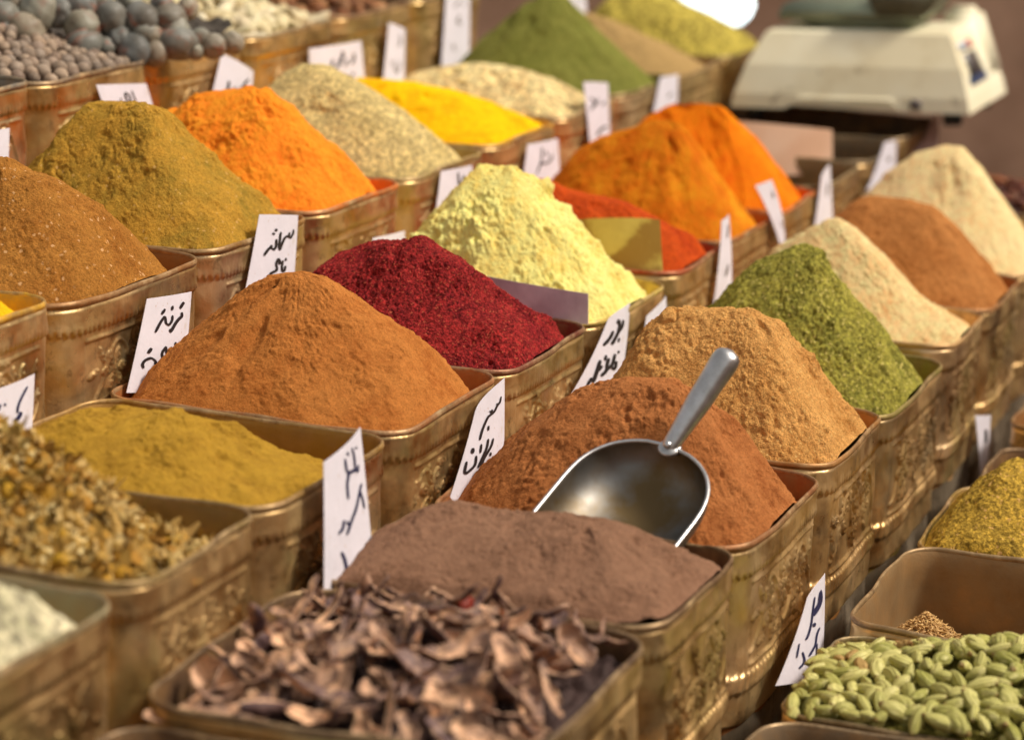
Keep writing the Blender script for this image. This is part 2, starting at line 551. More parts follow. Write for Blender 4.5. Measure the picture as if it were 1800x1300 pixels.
# (key, row, u0, u1, label, dust colour, dz)
K = dict(cinn=srgb(168, 98, 50), sumac=srgb(112, 26, 28), yel=srgb(226, 200, 100), red=srgb(176, 56, 18), dko=srgb(190, 100, 14), bro=srgb(228, 112, 18),
         olive=srgb(150, 112, 40), obrn=srgb(150, 104, 36), orng=srgb(240, 128, 40), pale=srgb(186, 166, 100), turm=srgb(228, 172, 20), seeds=srgb(216, 196, 142),
         green=srgb(112, 118, 36), gbrn=srgb(150, 122, 74), pgrn=srgb(168, 160, 74), brnA=srgb(150, 96, 44), mauve=srgb(142, 96, 68), scoop=srgb(150, 84, 42),
         cumin=srgb(182, 124, 62), hgrn=srgb(140, 132, 56), pal2=srgb(226, 180, 120), brn2=srgb(170, 108, 54), cream=srgb(226, 184, 130), mold=srgb(166, 136, 50))
LIST = [
    ('balls_front', 'Z', 0.41, 0.640, 'grey rimmed tin at the left edge in front of the round allspice balls', (0.2, 0.2, 0.18), 0.004),
    ('balls', 'Z', 0.645, 0.883, 'brass tin holding the small round brown balls', (0.15, 0.12, 0.1), 0),
    ('limes', 'Z', 0.884, 1.112, 'brass tin holding the large dried black limes', (0.2, 0.18, 0.15), 0),
    ('roots', 'Z', 1.114, 1.366, 'brass tin holding the chunks of white root', (0.4, 0.36, 0.25), 0),
    ('nuts', 'Z', 1.368, 1.612, 'brass tin holding brown nuggets in the back row', (0.2, 0.1, 0.05), 0),
    ('back', 'Z', 1.614, 1.860, 'back row brass tin behind the green powder heap', (0.2, 0.1, 0.05), 0),
    ('yleft', 'A', -0.045, 0.190, 'brass tin at the left edge holding bright yellow powder', K['turm'], 0.010),
    ('brnA', 'A', 0.192, 0.458, 'brass tin under the brown heap at the left edge', K['brnA'], -0.001),
    ('obrn', 'A', 0.460, 0.686, 'brass tin under the broad olive brown heap', K['obrn'], 0),
    ('orng', 'A', 0.688, 0.920, 'brass tin under the crumbly orange heap', K['orng'], 0),
    ('pale', 'A', 0.922, 1.160, 'brass tin under the pale beige green heap', K['pale'], 0),
    ('turm', 'A', 1.162, 1.400, 'brass tin under the flat yellow turmeric heap', K['turm'], 0.003),
    ('seeds', 'A', 1.402, 1.623, 'brass tin full of pale seeds', K['seeds'], 0.006),
    ('green', 'A', 1.625, 1.873, 'brass tin under the tall green heap in the back', K['green'], 0.006),
    ('gbrn', 'A', 1.875, 2.110, 'dark tin under the grey brown heap behind the green one', K['gbrn'], 0.004),
    ('pgrn', 'A', 2.112, 2.36, 'farthest tin of its row under the pale green heap', K['pgrn'], 0.004),
    ('flakes', 'B', -0.455, -0.216, 'brass tin holding pale green flakes in the lower left corner', (0.3, 0.28, 0.16), -0.002),
    ('cham', 'B', -0.214, -0.010, 'brass tin holding dried chamomile flowers', (0.25, 0.17, 0.05), 0.002),
    ('olive', 'B', -0.008, 0.235, 'brass tin with low olive yellow powder in front of the cinnamon', K['olive'], 0),
    ('cinn', 'B', 0.237, 0.480, 'brass tin under the smooth cinnamon brown cone', K['cinn'], 0),
    ('sumac', 'B', 0.482, 0.716, 'brass tin under the dark red sumac heap', K['sumac'], -0.002),
    ('yel', 'B', 0.718, 0.967, 'brass tin under the crumbly pale yellow heap', K['yel'], -0.006),
    ('red', 'B', 0.969, 1.165, 'brass tin under the brick red pepper heap', K['red'], 0),
    ('dko', 'B', 1.167, 1.391, 'brass tin under the dark orange heap', K['dko'], 0),
    ('bro', 'B', 1.393, 1.578, 'brass tin under the bright orange heap', K['bro'], 0),
    ('emp1', 'B', 1.580, 1.810, 'nearly empty tin beyond the bright orange heap', (0.25, 0.2, 0.1), 0),
    ('emp2', 'B', 1.812, 2.040, 'empty dark tin in front of the weighing scale', (0.14, 0.12, 0.08), 0),
    ('emp3', 'B', 2.042, 2.300, 'dark tin underneath the weighing scale', (0.1, 0.08, 0.06), 0),
    ('fore', 'C', -0.44, -0.240, 'dark rimmed tin cut off by the bottom edge left of centre', (0.07, 0.045, 0.035), -0.014),
    ('peel', 'C', -0.235, 0.038, 'brass tin holding the dried purple brown peels', (0.07, 0.04, 0.03), 0),
    ('mauve', 'C', 0.040, 0.264, 'brass tin under the mauve brown powder', mul(K['mauve'], 0.35), 0.002),
    ('scoop', 'C', 0.266, 0.523, 'brass tin under the reddish brown powder with the scoop', K['scoop'], -0.002),
    ('cumin', 'C', 0.525, 0.750, 'brass tin under the light brown cumin heap behind the scoop', K['cumin'], 0.002),
    ('hgrn', 'C', 0.752, 1.031, 'brass tin under the olive green herb heap', K['hgrn'], -0.006),
    ('pal2', 'C', 1.033, 1.230, 'brass tin under the pale peach heap behind the green one', K['pal2'], 0.006),
    ('brn2', 'C', 1.232, 1.450, 'brass tin under the brown heap at the right edge', K['brn2'], 0.006),
    ('cream', 'C', 1.452, 1.700, 'brass tin under the tall cream heap at the right edge', K['cream'], 0.006),
    ('chunk', 'C', 1.735, 2.02, 'dark tin with red brown chunks at the right edge', (0.12, 0.06, 0.04), 0.03),
    ('dfront', 'D', -0.03, 0.198, 'dark rimmed tin cut off by the bottom edge in front of the cardamom', (0.2, 0.15, 0.1), -0.001),
    ('card', 'D', 0.204, 0.415, 'tin full of green cardamom pods', (0.1, 0.09, 0.04), -0.002),
    ('fenn', 'D', 0.418, 0.670, 'nearly empty tin with a few brown seeds left', (0.33, 0.22, 0.11), 0.006),
    ('mold', 'D', 0.674, 0.925, 'tin under the mustard green powder at the right edge', K['mold'], 0),
    ('dd1', 'D', 0.930, 1.130, 'dark empty tin behind the mustard green powder', (0.10, 0.05, 0.03), -0.012),
    ('dd2', 'D', 1.134, 1.38, 'empty tin with orange stained inside at the right edge', (0.35, 0.14, 0.04), 0.010),
]
for a in LIST: tin(*a)


# ------------------------------------------------------------------ heaps of powder
def heap(key, name, label, mat, sil, bF=-0.004, bB=-0.006, p=2.0, k=0.10, uc=0.5, disp=(), NTh=520, NR=125, seed=1, gully=0.0, cat='spice heap',
         slope=1.25, group='heaps of spice in the tins', kind=None, slides=7, crumbs=0.0011):
    cx, cy, zr, hx, hy, u0, u1 = TINS[key]
    ucen = u0 + (u1 - u0) * uc
    S = np.array([on_u(x, y, ucen) for x, y in sil])
    vv, zz = -S[:, 1], S[:, 2]
    o_ = np.argsort(vv)
    vv, zz = vv[o_], zz[o_]
    vw0, vw1 = -cy - hy, -cy + hy
    if vv[0] > vw0 + 0.004: vv, zz = np.r_[vw0, vv], np.r_[min(zr - 0.005, zz[0] - 0.3 * (vv[0] - vw0)), zz]
    if vv[-1] < vw1 - 0.004: vv, zz = np.r_[vv, vw1], np.r_[zz, min(zr - 0.008, zz[-1] - 0.3 * (vw1 - vv[-1]))]
    vs = np.linspace(vw0 - 0.01, vw1 + 0.01, 400)
    hz = np.interp(vs, vv, zz)
    ker = np.exp(-np.linspace(-2, 2, 13) ** 2)
    ker /= ker.sum()
    hz = np.convolve(np.pad(hz, 6, 'edge'), ker, 'valid')
    ins = np.clip(np.minimum(vs - vw0, vw1 - vs), 0, 1)
    hz = np.minimum(hz, zr + 0.001 + slope * ins)
    pk = int(np.argmax(hz))
    vp, H = vs[pk], hz[pk]
    b0 = min(bF, bB) + zr
    ou, _, _, os_ = outline(hx - 0.0045, hy - 0.0045, 0.034, NTh, 0.002)
    ox, oy = ou[:, 0] + cx, ou[:, 1] + cy
    px, py = ucen, -vp
    py = min(max(py, cy - hy * 0.8), cy + hy * 0.8)
    t = np.linspace(0, 1, NR + 1)[1:]
    X = px + t[:, None] * (ox - px)[None, :]
    Y = py + t[:, None] * (oy - py)[None, :]
    X = np.concatenate([np.full((1, NTh), px), X])
    Y = np.concatenate([np.full((1, NTh), py), Y])
    h0 = np.interp(-Y, vs, hz)
    q = 1 - (h0 - b0) / max(H - b0, 1e-3)
    du = X - ucen
    tu = np.where(du < 0, -du / (ucen - u0) * (H - bF - zr), du / (u1 - ucen) * (H - bB - zr)) / max(H - b0, 1e-3)
    tu = (np.sqrt(tu * tu + k * k) - k) / (math.sqrt(1 + k * k) - k)
    q = np.maximum(q, 0)
    r = (tu ** p + q ** p) ** (1 / p)
    Z = b0 + (H - b0) * (1 - r)
    lowlim = zr - 0.075
    Z = np.where(Z < lowlim + 0.02, lowlim + 0.02 * np.exp((Z - lowlim - 0.02) / 0.02), Z)
    dw = np.minimum(hx - np.abs(X - cx), hy - np.abs(Y - cy))
    Z = np.minimum(Z, zr + 0.0005 + slope * np.clip(dw - 0.004, 0, 1))
    if gully:
        th = np.arctan2(Y - py, X - px)
        rad = np.hypot(X - px, Y - py)
        fade = np.clip(rad / 0.03, 0, 1)
        Z += gully * fade * (fbm(th * 7 + 1.5 * gn(rad * 30, th * 2, seed), rad * 7 + seed, seed + 5, 3) - 0.2)
    # normals of the smooth shape
    P = np.stack([X, Y, Z], -1)
    dr = np.gradient(P, axis=0)
    dt = (np.roll(P, -1, 1) - np.roll(P, 1, 1))
    nn = np.cross(dr, dt)
    ln = np.linalg.norm(nn, axis=-1, keepdims=True)
    nn = np.where(ln > 1e-12, nn / np.maximum(ln, 1e-12), (0, 0, 1))
    nn = np.where(nn[..., 2:] < 0, -nn, nn)
    nn[0] = (0, 0, 1)
    # slope-true coordinates so that noise does not stretch on the flanks
    ds = np.sqrt(np.sum(np.diff(P, axis=0) ** 2, -1))
    RS = np.concatenate([np.zeros((1, NTh)), np.cumsum(ds, 0)])
    TH = np.arctan2(oy - py, ox - px)[None, :]
    gx, gy = RS * np.cos(TH), RS * np.sin(TH)
    D = np.zeros_like(Z)
    for (typ, sc, am) in disp:
        x, y = gx / sc, gy / sc
        if typ == 'f': D += am * fbm(x, y, seed + int(sc * 1e5), 4)
        elif typ == 'w':                          # rounded clumps
            wx, wy = x + 0.3 * gn(x * 1.7, y * 1.7, seed), y + 0.3 * gn(x * 1.7 + 5, y * 1.7, seed)
            d1, d2 = worley(wx, wy, seed + int(sc * 1e5))
            sel = _hash(np.floor(wx), np.floor(wy), seed + 9)
            D += am * (np.clip(1 - d1 * d1 * 1.9, -0.3, 1)) * (0.55 + 0.6 * fbm(x * 0.33, y * 0.33, seed + 3, 2))
        elif typ == 'c':                          # cracks and pits
            n_ = fbm(x, y, seed + int(sc * 1e5) + 7, 3)
            D -= am * np.clip(1 - np.abs(n_) / 0.10, 0, 1) * np.clip(gn(x * 0.4, y * 0.4, seed + 2) * 2 + 0.2, 0, 1)
        elif typ == 'p':                          # scattered pits
            d1, _ = worley(x, y, seed + int(sc * 1e5) + 4)
            D -= am * np.clip(1 - d1 / 0.42, 0, 1) * (gn(x * 0.6, y * 0.6, seed) > 0.12)
        elif typ == 'l':                          # contour ledges of slumped powder
            hh = (Z - zr) / sc + 0.9 * fbm(gx / 0.03, gy / 0.03, seed + 31, 3)
            D += am * ((hh - np.floor(hh)) ** 2 - 0.3) * np.clip(gn(gx / 0.05, gy / 0.05, seed + 8) * 1.8 + 0.3, 0, 1)
    D *= np.clip(0.62 + 0.95 * fbm(gx / 0.055 + seed, gy / 0.055, seed + 77, 2), 0.15, 1.35)
    rr = random.Random(seed * 13 + 1)
    wig = fbm(gx / 0.02, gy / 0.02, seed + 55, 3)
    for _ in range(slides):                       # small slides: a sharp upper edge, running out downhill
        t0, w0, r0 = rr.uniform(-math.pi, math.pi), rr.uniform(0.12, 0.40), rr.uniform(0.02, 0.10)
        dth = np.abs((TH - t0 + math.pi) % (2 * math.pi) - math.pi) + 0.05 * wig
        m = np.clip(1 - dth / w0, 0, 1)
        m = m * m * (3 - 2 * m)
        dd = RS - r0 - 0.006 * wig - 0.02 * (dth / w0) ** 2
        D -= rr.uniform(0.0020, 0.0056) * m / (1 + np.exp(-np.clip(dd / 0.0011, -30, 30))) * np.exp(-np.clip(dd, 0, 1) / 0.045)
    wx, wy = gx / 0.0062, gy / 0.0062             # loose crumbs
    d1, _ = worley(wx, wy, seed + 91)
    D += crumbs * np.sqrt(np.clip(1 - (d1 / 0.36) ** 2, 0, 1)) * (gn(wx * 0.45, wy * 0.45, seed + 6) > 0.30)
    edge = np.clip(dw / 0.016, 0, 1)
    P = P + nn * (D * (0.08 + 0.92 * edge))[..., None]
    P[0] = P[0].mean(0) * 0 + np.array([px, py, P[1, :, 2].mean()])
    org = np.array([cx, cy, zr])
    P[..., 0] = np.clip(P[..., 0], cx - hx + 0.003, cx + hx - 0.003)
    P[..., 1] = np.clip(P[..., 1], cy - hy + 0.003, cy + hy - 0.003)
    o = mesh_np(name, (P - org).reshape(-1, 3), grid_faces(NR + 1, NTh), mat, loc=tuple(org))
    o['label'] = label
    o['category'] = cat
    if group: o['group'] = group
    if kind: o['kind'] = kind
    # sampler for things that lie on the surface
    def surf(x, y):
        th = np.argmin((P[..., 0] - x) ** 2 + (P[..., 1] - y) ** 2)
        return P.reshape(-1, 3)[th], nn.reshape(-1, 3)[th]
    return surf


FINE = (('f', 0.05, 0.0022), ('f', 0.012, 0.00055), ('w', 0.0060, 0.0006), ('f', 0.0035, 0.0005), ('p', 0.009, 0.0009))
heap('cinn', 'powder_heap', 'smooth cinnamon brown powder cone in the middle left', powder('cinnamon_powder', srgb(188, 122, 60), 0.18, 800, dark=0.66, bump=0.5, c2=srgb(168, 98, 42)),
     [(190, 700), (215, 690), (330, 590), (430, 512), (480, 483), (530, 476), (570, 490), (640, 540), (720, 600), (825, 690)],
     p=1.75, bF=0.000, bB=-0.012, k=0.12, disp=FINE + (('c', 0.030, 0.0014), ('p', 0.012, 0.0008), ('p', 0.006, 0.0006)), seed=3, gully=0.0007)
heap('sumac', 'powder_heap', 'dark red coarse sumac heap behind the cinnamon cone', powder('sumac_powder', srgb(160, 46, 44), 0.25, 520, speck=srgb(176, 84, 62), speck_amt=0.05, speck_scale=700, dark=0.30, bump=1.0, cell=360, c2=srgb(130, 32, 38)),
     [(470, 560), (545, 478), (600, 440), (655, 428), (700, 420), (715, 425), (740, 412), (765, 436), (800, 455), (850, 500), (900, 540), (950, 570), (992, 602)],
     p=1.7, bF=-0.001, bB=-0.012, k=0.16, disp=(('f', 0.05, 0.0030), ('w', 0.012, 0.0022), ('w', 0.0048, 0.0019), ('f', 0.003, 0.0009), ('p', 0.010, 0.0030), ('p', 0.005, 0.0015)), NTh=620, NR=150, seed=5)
heap('yel', 'powder_heap', 'crumbly pale yellow heap in the centre', powder('yellow_flour', srgb(252, 226, 142), 0.12, 600, dark=0.80, bump=0.6, c2=srgb(236, 206, 108)),
     [(640, 490), (700, 425), (745, 375), (775, 340), (805, 318), (815, 300), (840, 294), (860, 305), (900, 301), (945, 335), (955, 352), (990, 380), (1010, 410), (1050, 460), (1100, 490), (1147, 517)],
     p=1.7, bF=-0.002, bB=-0.010, k=0.14, disp=(('f', 0.05, 0.003), ('w', 0.020, 0.0070), ('w', 0.009, 0.0048), ('w', 0.0048, 0.0024), ('f', 0.004, 0.0008), ('p', 0.014, 0.0026)), NTh=620, NR=150, seed=8)
heap('red', 'powder_heap', 'brick red pepper heap behind the olive cardboard sign', powder('red_pepper', srgb(206, 84, 24), 0.2, 600, dark=0.55, bump=0.6, c2=srgb(176, 58, 16)),
     [(800, 370), (850, 325), (890, 306), (925, 308), (960, 318), (1000, 335), (1050, 345), (1100, 360), (1150, 388), (1200, 415), (1257, 445)],
     bF=-0.006, bB=-0.012, k=0.14, disp=(('f', 0.05, 0.003), ('w', 0.010, 0.0014), ('f', 0.005, 0.0008)), NTh=420, NR=100, seed=9)
heap('dko', 'powder_heap', 'dark orange heap with yellow streaks right of centre', powder('dark_orange_powder', srgb(198, 100, 10), 0.2, 700, dark=0.75, bump=0.5, c2=srgb(226, 156, 30)),
     [(900, 360), (985, 292), (1020, 260), (1060, 240), (1110, 224), (1160, 210), (1190, 214), (1225, 246), (1265, 300), (1305, 345), (1345, 388)],
     p=1.5, bF=-0.004, bB=-0.02, k=0.14, disp=FINE + (('c', 0.03, 0.0016), ('p', 0.016, 0.0014)), NTh=420, NR=100, seed=12, gully=0.0014)
heap('bro', 'powder_heap', 'bright orange heap in the back beside the pinkish board', powder('bright_orange_powder', srgb(248, 134, 16), 0.12, 700, dark=0.85, bump=0.5, c2=srgb(230, 112, 12)),
     [(1020, 290), (1100, 228), (1150, 198), (1190, 180), (1240, 163), (1258, 178), (1290, 210), (1320, 237), (1370, 280), (1400, 300), (1437, 320)],
     p=1.5, bF=-0.010, bB=-0.012, k=0.14, disp=FINE + (('p', 0.016, 0.0012),), NTh=380, NR=90, seed=14, gully=0.0015)
# row behind
heap('yleft', 'powder_heap', 'bright yellow powder low in its tin at the left edge', powder('yellow_powder', srgb(226, 176, 20), 0.1, 700, dark=0.8),
     [(-300, 560), (-200, 505), (-80, 490), (-20, 510), (0, 522), (20, 532), (44, 552), (90, 580)], bF=-0.03, bB=-0.03, disp=FINE, NTh=300, NR=80, seed=15)
heap('brnA', 'powder_heap', 'brown heap with small pink petals at the left edge', powder('brown_spice_mix', srgb(172, 118, 52), 0.2, 600, dark=0.55, speck=srgb(205, 160, 110), speck_amt=0.02, speck_scale=420, bump=0.7, c2=srgb(150, 94, 36)),
     [(-230, 420), (-140, 345), (-50, 290), (0, 275), (18, 278), (40, 300), (80, 312), (120, 340), (170, 385), (220, 420), (305, 467)],
     p=1.6, bF=-0.002, bB=-0.012, k=0.14, disp=FINE + (('w', 0.012, 0.0014), ('p', 0.014, 0.0014)), NTh=460, NR=110, seed=17)
heap('obrn', 'powder_heap', 'broad olive brown heap below the card at the upper left', powder('olive_brown_powder', srgb(186, 140, 52), 0.22, 650, dark=0.62, bump=0.6, c2=srgb(150, 122, 46), speck=srgb(200, 160, 90), speck_amt=0.015, speck_scale=420),
     [(-60, 340), (15, 272), (45, 236), (80, 205), (120, 185), (170, 180), (230, 178), (265, 188), (290, 203), (305, 230), (340, 268), (370, 303), (400, 330), (450, 367), (472, 388)],
     bF=-0.002, bB=-0.012, p=2.4, k=0.25, disp=FINE + (('w', 0.016, 0.0016), ('c', 0.05, 0.0030), ('p', 0.018, 0.0022)), seed=19)
heap('orng', 'powder_heap', 'crumbly light orange heap in the upper left', powder('orange_flour', srgb(252, 146, 40), 0.1, 650, dark=0.82, bump=0.6, c2=srgb(234, 122, 30)),
     [(215, 310), (270, 250), (303, 205), (312, 188), (322, 193), (345, 170), (380, 160), (430, 156), (460, 160), (500, 188), (520, 213), (560, 250), (600, 285), (640, 315), (668, 334)],
     p=1.6, bF=-0.002, bB=-0.012, k=0.2, disp=(('f', 0.05, 0.0025), ('w', 0.016, 0.0036), ('w', 0.007, 0.0026), ('f', 0.004, 0.0008), ('p', 0.012, 0.0020)), seed=21)
heap('pale', 'powder_heap', 'pale beige green granular heap behind the orange one', powder('pale_granules', srgb(206, 188, 132), 0.12, 420, dark=0.6, bump=0.7, c2=srgb(188, 170, 112), cell=300),
     [(380, 225), (430, 182), (465, 155), (500, 130), (530, 114), (565, 113), (600, 130), (640, 155), (690, 190), (750, 240), (802, 287)],
     p=1.6, bF=-0.001, bB=-0.01, k=0.2, disp=(('f', 0.06, 0.0015), ('f', 0.004, 0.0007)), NTh=420, NR=100, seed=23)
heap('turm', 'powder_heap', 'long flat yellow turmeric heap at the top centre', powder('turmeric', srgb(245, 185, 5), 0.06, 700, dark=0.9, bump=0.3, c2=srgb(227, 155, 3)),
     [(540, 180), (590, 152), (625, 138), (650, 139), (700, 142), (750, 152), (800, 163), (850, 180), (870, 193), (900, 208), (945, 234)],
     bF=-0.002, bB=-0.008, k=0.2, disp=FINE[:2] + (('l', 0.010, 0.0008),), NTh=360, NR=90, seed=25)
heap('seeds', 'seed_heap', 'low mound of pale seeds beyond the yellow turmeric', powder('pale_seeds', srgb(232, 214, 160), 0.1, 260, dark=0.5, bump=0.9, c2=srgb(215, 179, 121), cell=190),
     [(640, 190), (680, 162), (712, 142), (740, 126), (800, 114), (850, 112), (900, 119), (950, 138), (1000, 168), (1030, 194)],
     bF=-0.004, bB=-0.006, k=0.3, disp=(('f', 0.06, 0.0015), ('w', 0.007, 0.0018)), NTh=400, NR=100, seed=27)
heap('green', 'powder_heap', 'tall green powder cone in the back row', powder('green_powder', srgb(122, 122, 58), 0.2, 700, dark=0.85, bump=0.3, c2=srgb(106, 110, 46)),
     [(760, 140), (800, 108), (830, 85), (870, 50), (930, 5), (965, -15), (985, -12), (1010, 15), (1050, 58), (1090, 98), (1142, 143)],
     p=1.5, bF=-0.002, bB=-0.012, k=0.15, disp=FINE[:2], NTh=340, NR=90, seed=29, gully=0.0010)
heap('gbrn', 'powder_heap', 'grey brown heap between the green cone and the pale green one', powder('grey_brown_powder', srgb(172, 142, 92), 0.15, 500, dark=0.75),
     [(880, 85), (930, 50), (980, 25), (1030, 24), (1060, 32), (1100, 48), (1160, 78), (1222, 116)], bF=-0.002, bB=-0.012, k=0.15, disp=FINE[:2], NTh=260, NR=70, seed=31)
heap('pgrn', 'powder_heap', 'pale yellow green heap next to the weighing scale', powder('pale_green_leaves', srgb(190, 176, 84), 0.15, 240, dark=0.55, bump=0.8, cell=160),
     [(940, 60), (1000, 5), (1050, -20), (1120, -25), (1180, 0), (1240, 25), (1312, 68)], bF=-0.02, bB=-0.012, k=0.2, disp=(('f', 0.05, 0.002), ('w', 0.01, 0.002)), NTh=300, NR=80, seed=33)
# front row
heap('olive', 'powder_heap', 'olive yellow powder lying low in its tin left of centre', powder('olive_yellow_powder', srgb(162, 126, 42), 0.15, 700, dark=0.8, bump=0.4, c2=srgb(142, 106, 34)),
     [(20, 790), (70, 752), (110, 728), (150, 717), (190, 716), (230, 728), (270, 730), (300, 722), (340, 730), (390, 770), (440, 805), (500, 835), (560, 866)],
     bF=-0.012, bB=-0.045, p=2.6, k=0.3, disp=FINE + (('f', 0.03, 0.004), ('c', 0.03, 0.0016), ('p', 0.02, 0.0016)), seed=35)
heap('mauve', 'powder_heap', 'mauve brown powder in front of the metal scoop', powder('mauve_brown_powder', srgb(152, 114, 90), 0.14, 800, dark=0.62, bump=0.7, c2=srgb(134, 98, 76)),
     [(560, 1060), (615, 1010), (650, 960), (700, 915), (770, 887), (800, 886), (850, 900), (920, 910), (990, 905), (1040, 911), (1090, 930), (1150, 970), (1200, 995), (1268, 1034)],
     bF=-0.001, bB=-0.025, p=2.4, k=0.25, disp=FINE + (('f', 0.03, 0.0016), ('c', 0.030, 0.0024), ('c', 0.016, 0.0012), ('p', 0.014, 0.0020), ('w', 0.012, 0.0012)), seed=37, gully=0.0006)
heap('scoop', 'powder_heap', 'reddish brown powder heap the scoop is stuck in', powder('reddish_brown_powder', srgb(180, 116, 66), 0.22, 650, dark=0.65, bump=0.6, c2=srgb(152, 88, 44)),
     [(770, 905), (800, 875), (850, 820), (900, 770), (950, 730), (1000, 700), (1050, 680), (1100, 663), (1180, 668), (1230, 700), (1280, 745), (1330, 810), (1380, 870), (1407, 908)],
     p=1.6, bF=-0.006, bB=-0.016, k=0.16, disp=FINE + (('w', 0.016, 0.0026), ('w', 0.0065, 0.0013), ('c', 0.035, 0.0030), ('p', 0.012, 0.0026)), seed=39)
heap('cumin', 'powder_heap', 'light brown coarse cumin heap behind the scoop handle', powder('cumin_powder', srgb(218, 164, 96), 0.18, 600, dark=0.6, bump=0.7, c2=srgb(188, 130, 66), speck=srgb(220, 178, 110), speck_amt=0.03, speck_scale=560),
     [(1020, 740), (1075, 690), (1110, 630), (1140, 580), (1190, 541), (1240, 543), (1320, 546), (1370, 573), (1400, 620), (1450, 680), (1500, 735), (1532, 764)],
     bF=-0.002, bB=-0.016, p=2.2, k=0.2, disp=(('f', 0.05, 0.0025), ('w', 0.014, 0.0034), ('w', 0.006, 0.0020), ('f', 0.003, 0.0008), ('c', 0.05, 0.0040), ('p', 0.014, 0.0028)), NTh=560, NR=140, seed=41)
heap('hgrn', 'powder_heap', 'olive green crumbly herb heap on the right', powder('ground_herbs', srgb(166, 160, 72), 0.25, 460, dark=0.45, bump=0.9, c2=srgb(128, 128, 54), cell=330, speck=srgb(205, 190, 110), speck_amt=0.05, speck_scale=480),
     [(1200, 590), (1260, 537), (1285, 500), (1330, 463), (1370, 443), (1400, 432), (1440, 448), (1455, 475), (1480, 510), (1530, 560), (1590, 620), (1657, 664)],
     p=1.5, bF=-0.001, bB=-0.014, k=0.12, disp=(('f', 0.05, 0.0025), ('w', 0.013, 0.0038), ('w', 0.005, 0.0022), ('f', 0.003, 0.0009), ('p', 0.012, 0.0034)), NTh=560, NR=140, seed=43)
heap('pal2', 'powder_heap', 'pale peach heap directly behind the green herbs', powder('pale_peach_flour', srgb(252, 210, 156), 0.1, 600, dark=0.72, bump=0.6, c2=srgb(240, 186, 126)),
     [(1230, 540), (1270, 508), (1300, 475), (1360, 440), (1400, 415), (1440, 395), (1470, 383), (1500, 398), (1530, 428), (1570, 470), (1620, 528), (1712, 578)],
     p=1.5, bF=-0.001, bB=-0.014, k=0.12, disp=FINE + (('w', 0.012, 0.0018), ('w', 0.006, 0.0012)), NTh=460, NR=110, seed=45)
heap('brn2', 'powder_heap', 'brown heap between the peach heap and the cream heap', powder('mid_brown_powder', srgb(186, 126, 70), 0.2, 700, dark=0.75, bump=0.5, c2=srgb(162, 100, 48)),
     [(1400, 440), (1440, 408), (1475, 375), (1505, 352), (1540, 344), (1590, 349), (1640, 364), (1680, 400), (1720, 450), (1787, 518)],
     p=1.6, bF=-0.001, bB=-0.014, k=0.2, disp=FINE + (('p', 0.016, 0.0016),), NTh=380, NR=90, seed=47)
heap('cream', 'powder_heap', 'tall cream coloured heap at the right edge', powder('cream_flour', srgb(252, 212, 162), 0.08, 600, dark=0.8, bump=0.5, c2=srgb(242, 198, 140)),
     [(1450, 380), (1490, 350), (1530, 320), (1570, 295), (1610, 270), (1660, 255), (1690, 260), (1720, 290), (1750, 338), (1800, 390), (1850, 440), (1885, 472)],
     p=1.5, bF=-0.001, bB=-0.014, k=0.15, disp=FINE + (('w', 0.012, 0.0014), ('p', 0.02, 0.0016)), NTh=360, NR=90, seed=49)
heap('mold', 'powder_heap', 'mustard green powder heap at the right edge above the cardamom', powder('mustard_green_powder', srgb(192, 160, 66), 0.2, 420, dark=0.5, bump=0.9, c2=srgb(154, 128, 50), cell=320, speck=srgb(214, 170, 100), speck_amt=0.03, speck_scale=460),
     [(1600, 960), (1622, 930), (1635, 892), (1690, 860), (1740, 835), (1770, 812), (1790, 806), (1850, 850), (1950, 920), (2020, 990)],
     bF=-0.002, bB=-0.02, k=0.2, disp=(('f', 0.05, 0.003), ('w', 0.012, 0.002), ('w', 0.005, 0.0014), ('p', 0.014, 0.0016)), seed=51)
heap('flakes', 'flake_heap', 'pale grey green flakes in the lower left corner', powder('pale_flakes', srgb(206, 200, 170), 0.1, 160, dark=0.5, bump=1.0, c2=srgb(156, 154, 126), cell=110),
     [(-250, 1120), (-150, 1060), (-60, 1030), (20, 1028), (70, 1038), (110, 1060), (150, 1085), (200, 1130)], bF=-0.02, bB=-0.055, k=0.3, p=2.4,
     disp=(('f', 0.04, 0.004), ('w', 0.012, 0.004), ('w', 0.006, 0.002)), NTh=360, NR=90, seed=53)


# ------------------------------------------------------------------ loose contents
def lump(name, rx, ry, rz, seed, nu=20, nv=14, rough=0.12, ridges=0, ridge_amp=0.0, taper=0.0, bend=0.0, tip=0.0):
    th = np.linspace(0, 2 * np.pi, nu, endpoint=False)
    ph = np.linspace(0.0, np.pi, nv)
    PH, TH = np.meshgrid(ph, th, indexing='ij')
    s = np.sin(PH) ** (1.0 + tip)
    R = 1 + rough * fbm(np.cos(TH) * np.sin(PH) * 1.6 + seed * 3.1, np.sin(TH) * np.sin(PH) * 1.6 + np.cos(PH) * 1.7 + seed, seed, 3)
    R = R * (1 + ridge_amp * np.cos(ridges * TH) * np.sin(PH))
    x = rx * np.cos(PH)
    k = 1 + taper * np.cos(PH)
    y = ry * s * np.cos(TH) * R * k
    z = rz * s * np.sin(TH) * R * k + bend * (x / max(rx, 1e-6)) ** 2
    return mesh_np(name, np.stack([x, y, z], -1).reshape(-1, 3), grid_faces(nv, nu), None, link=False)


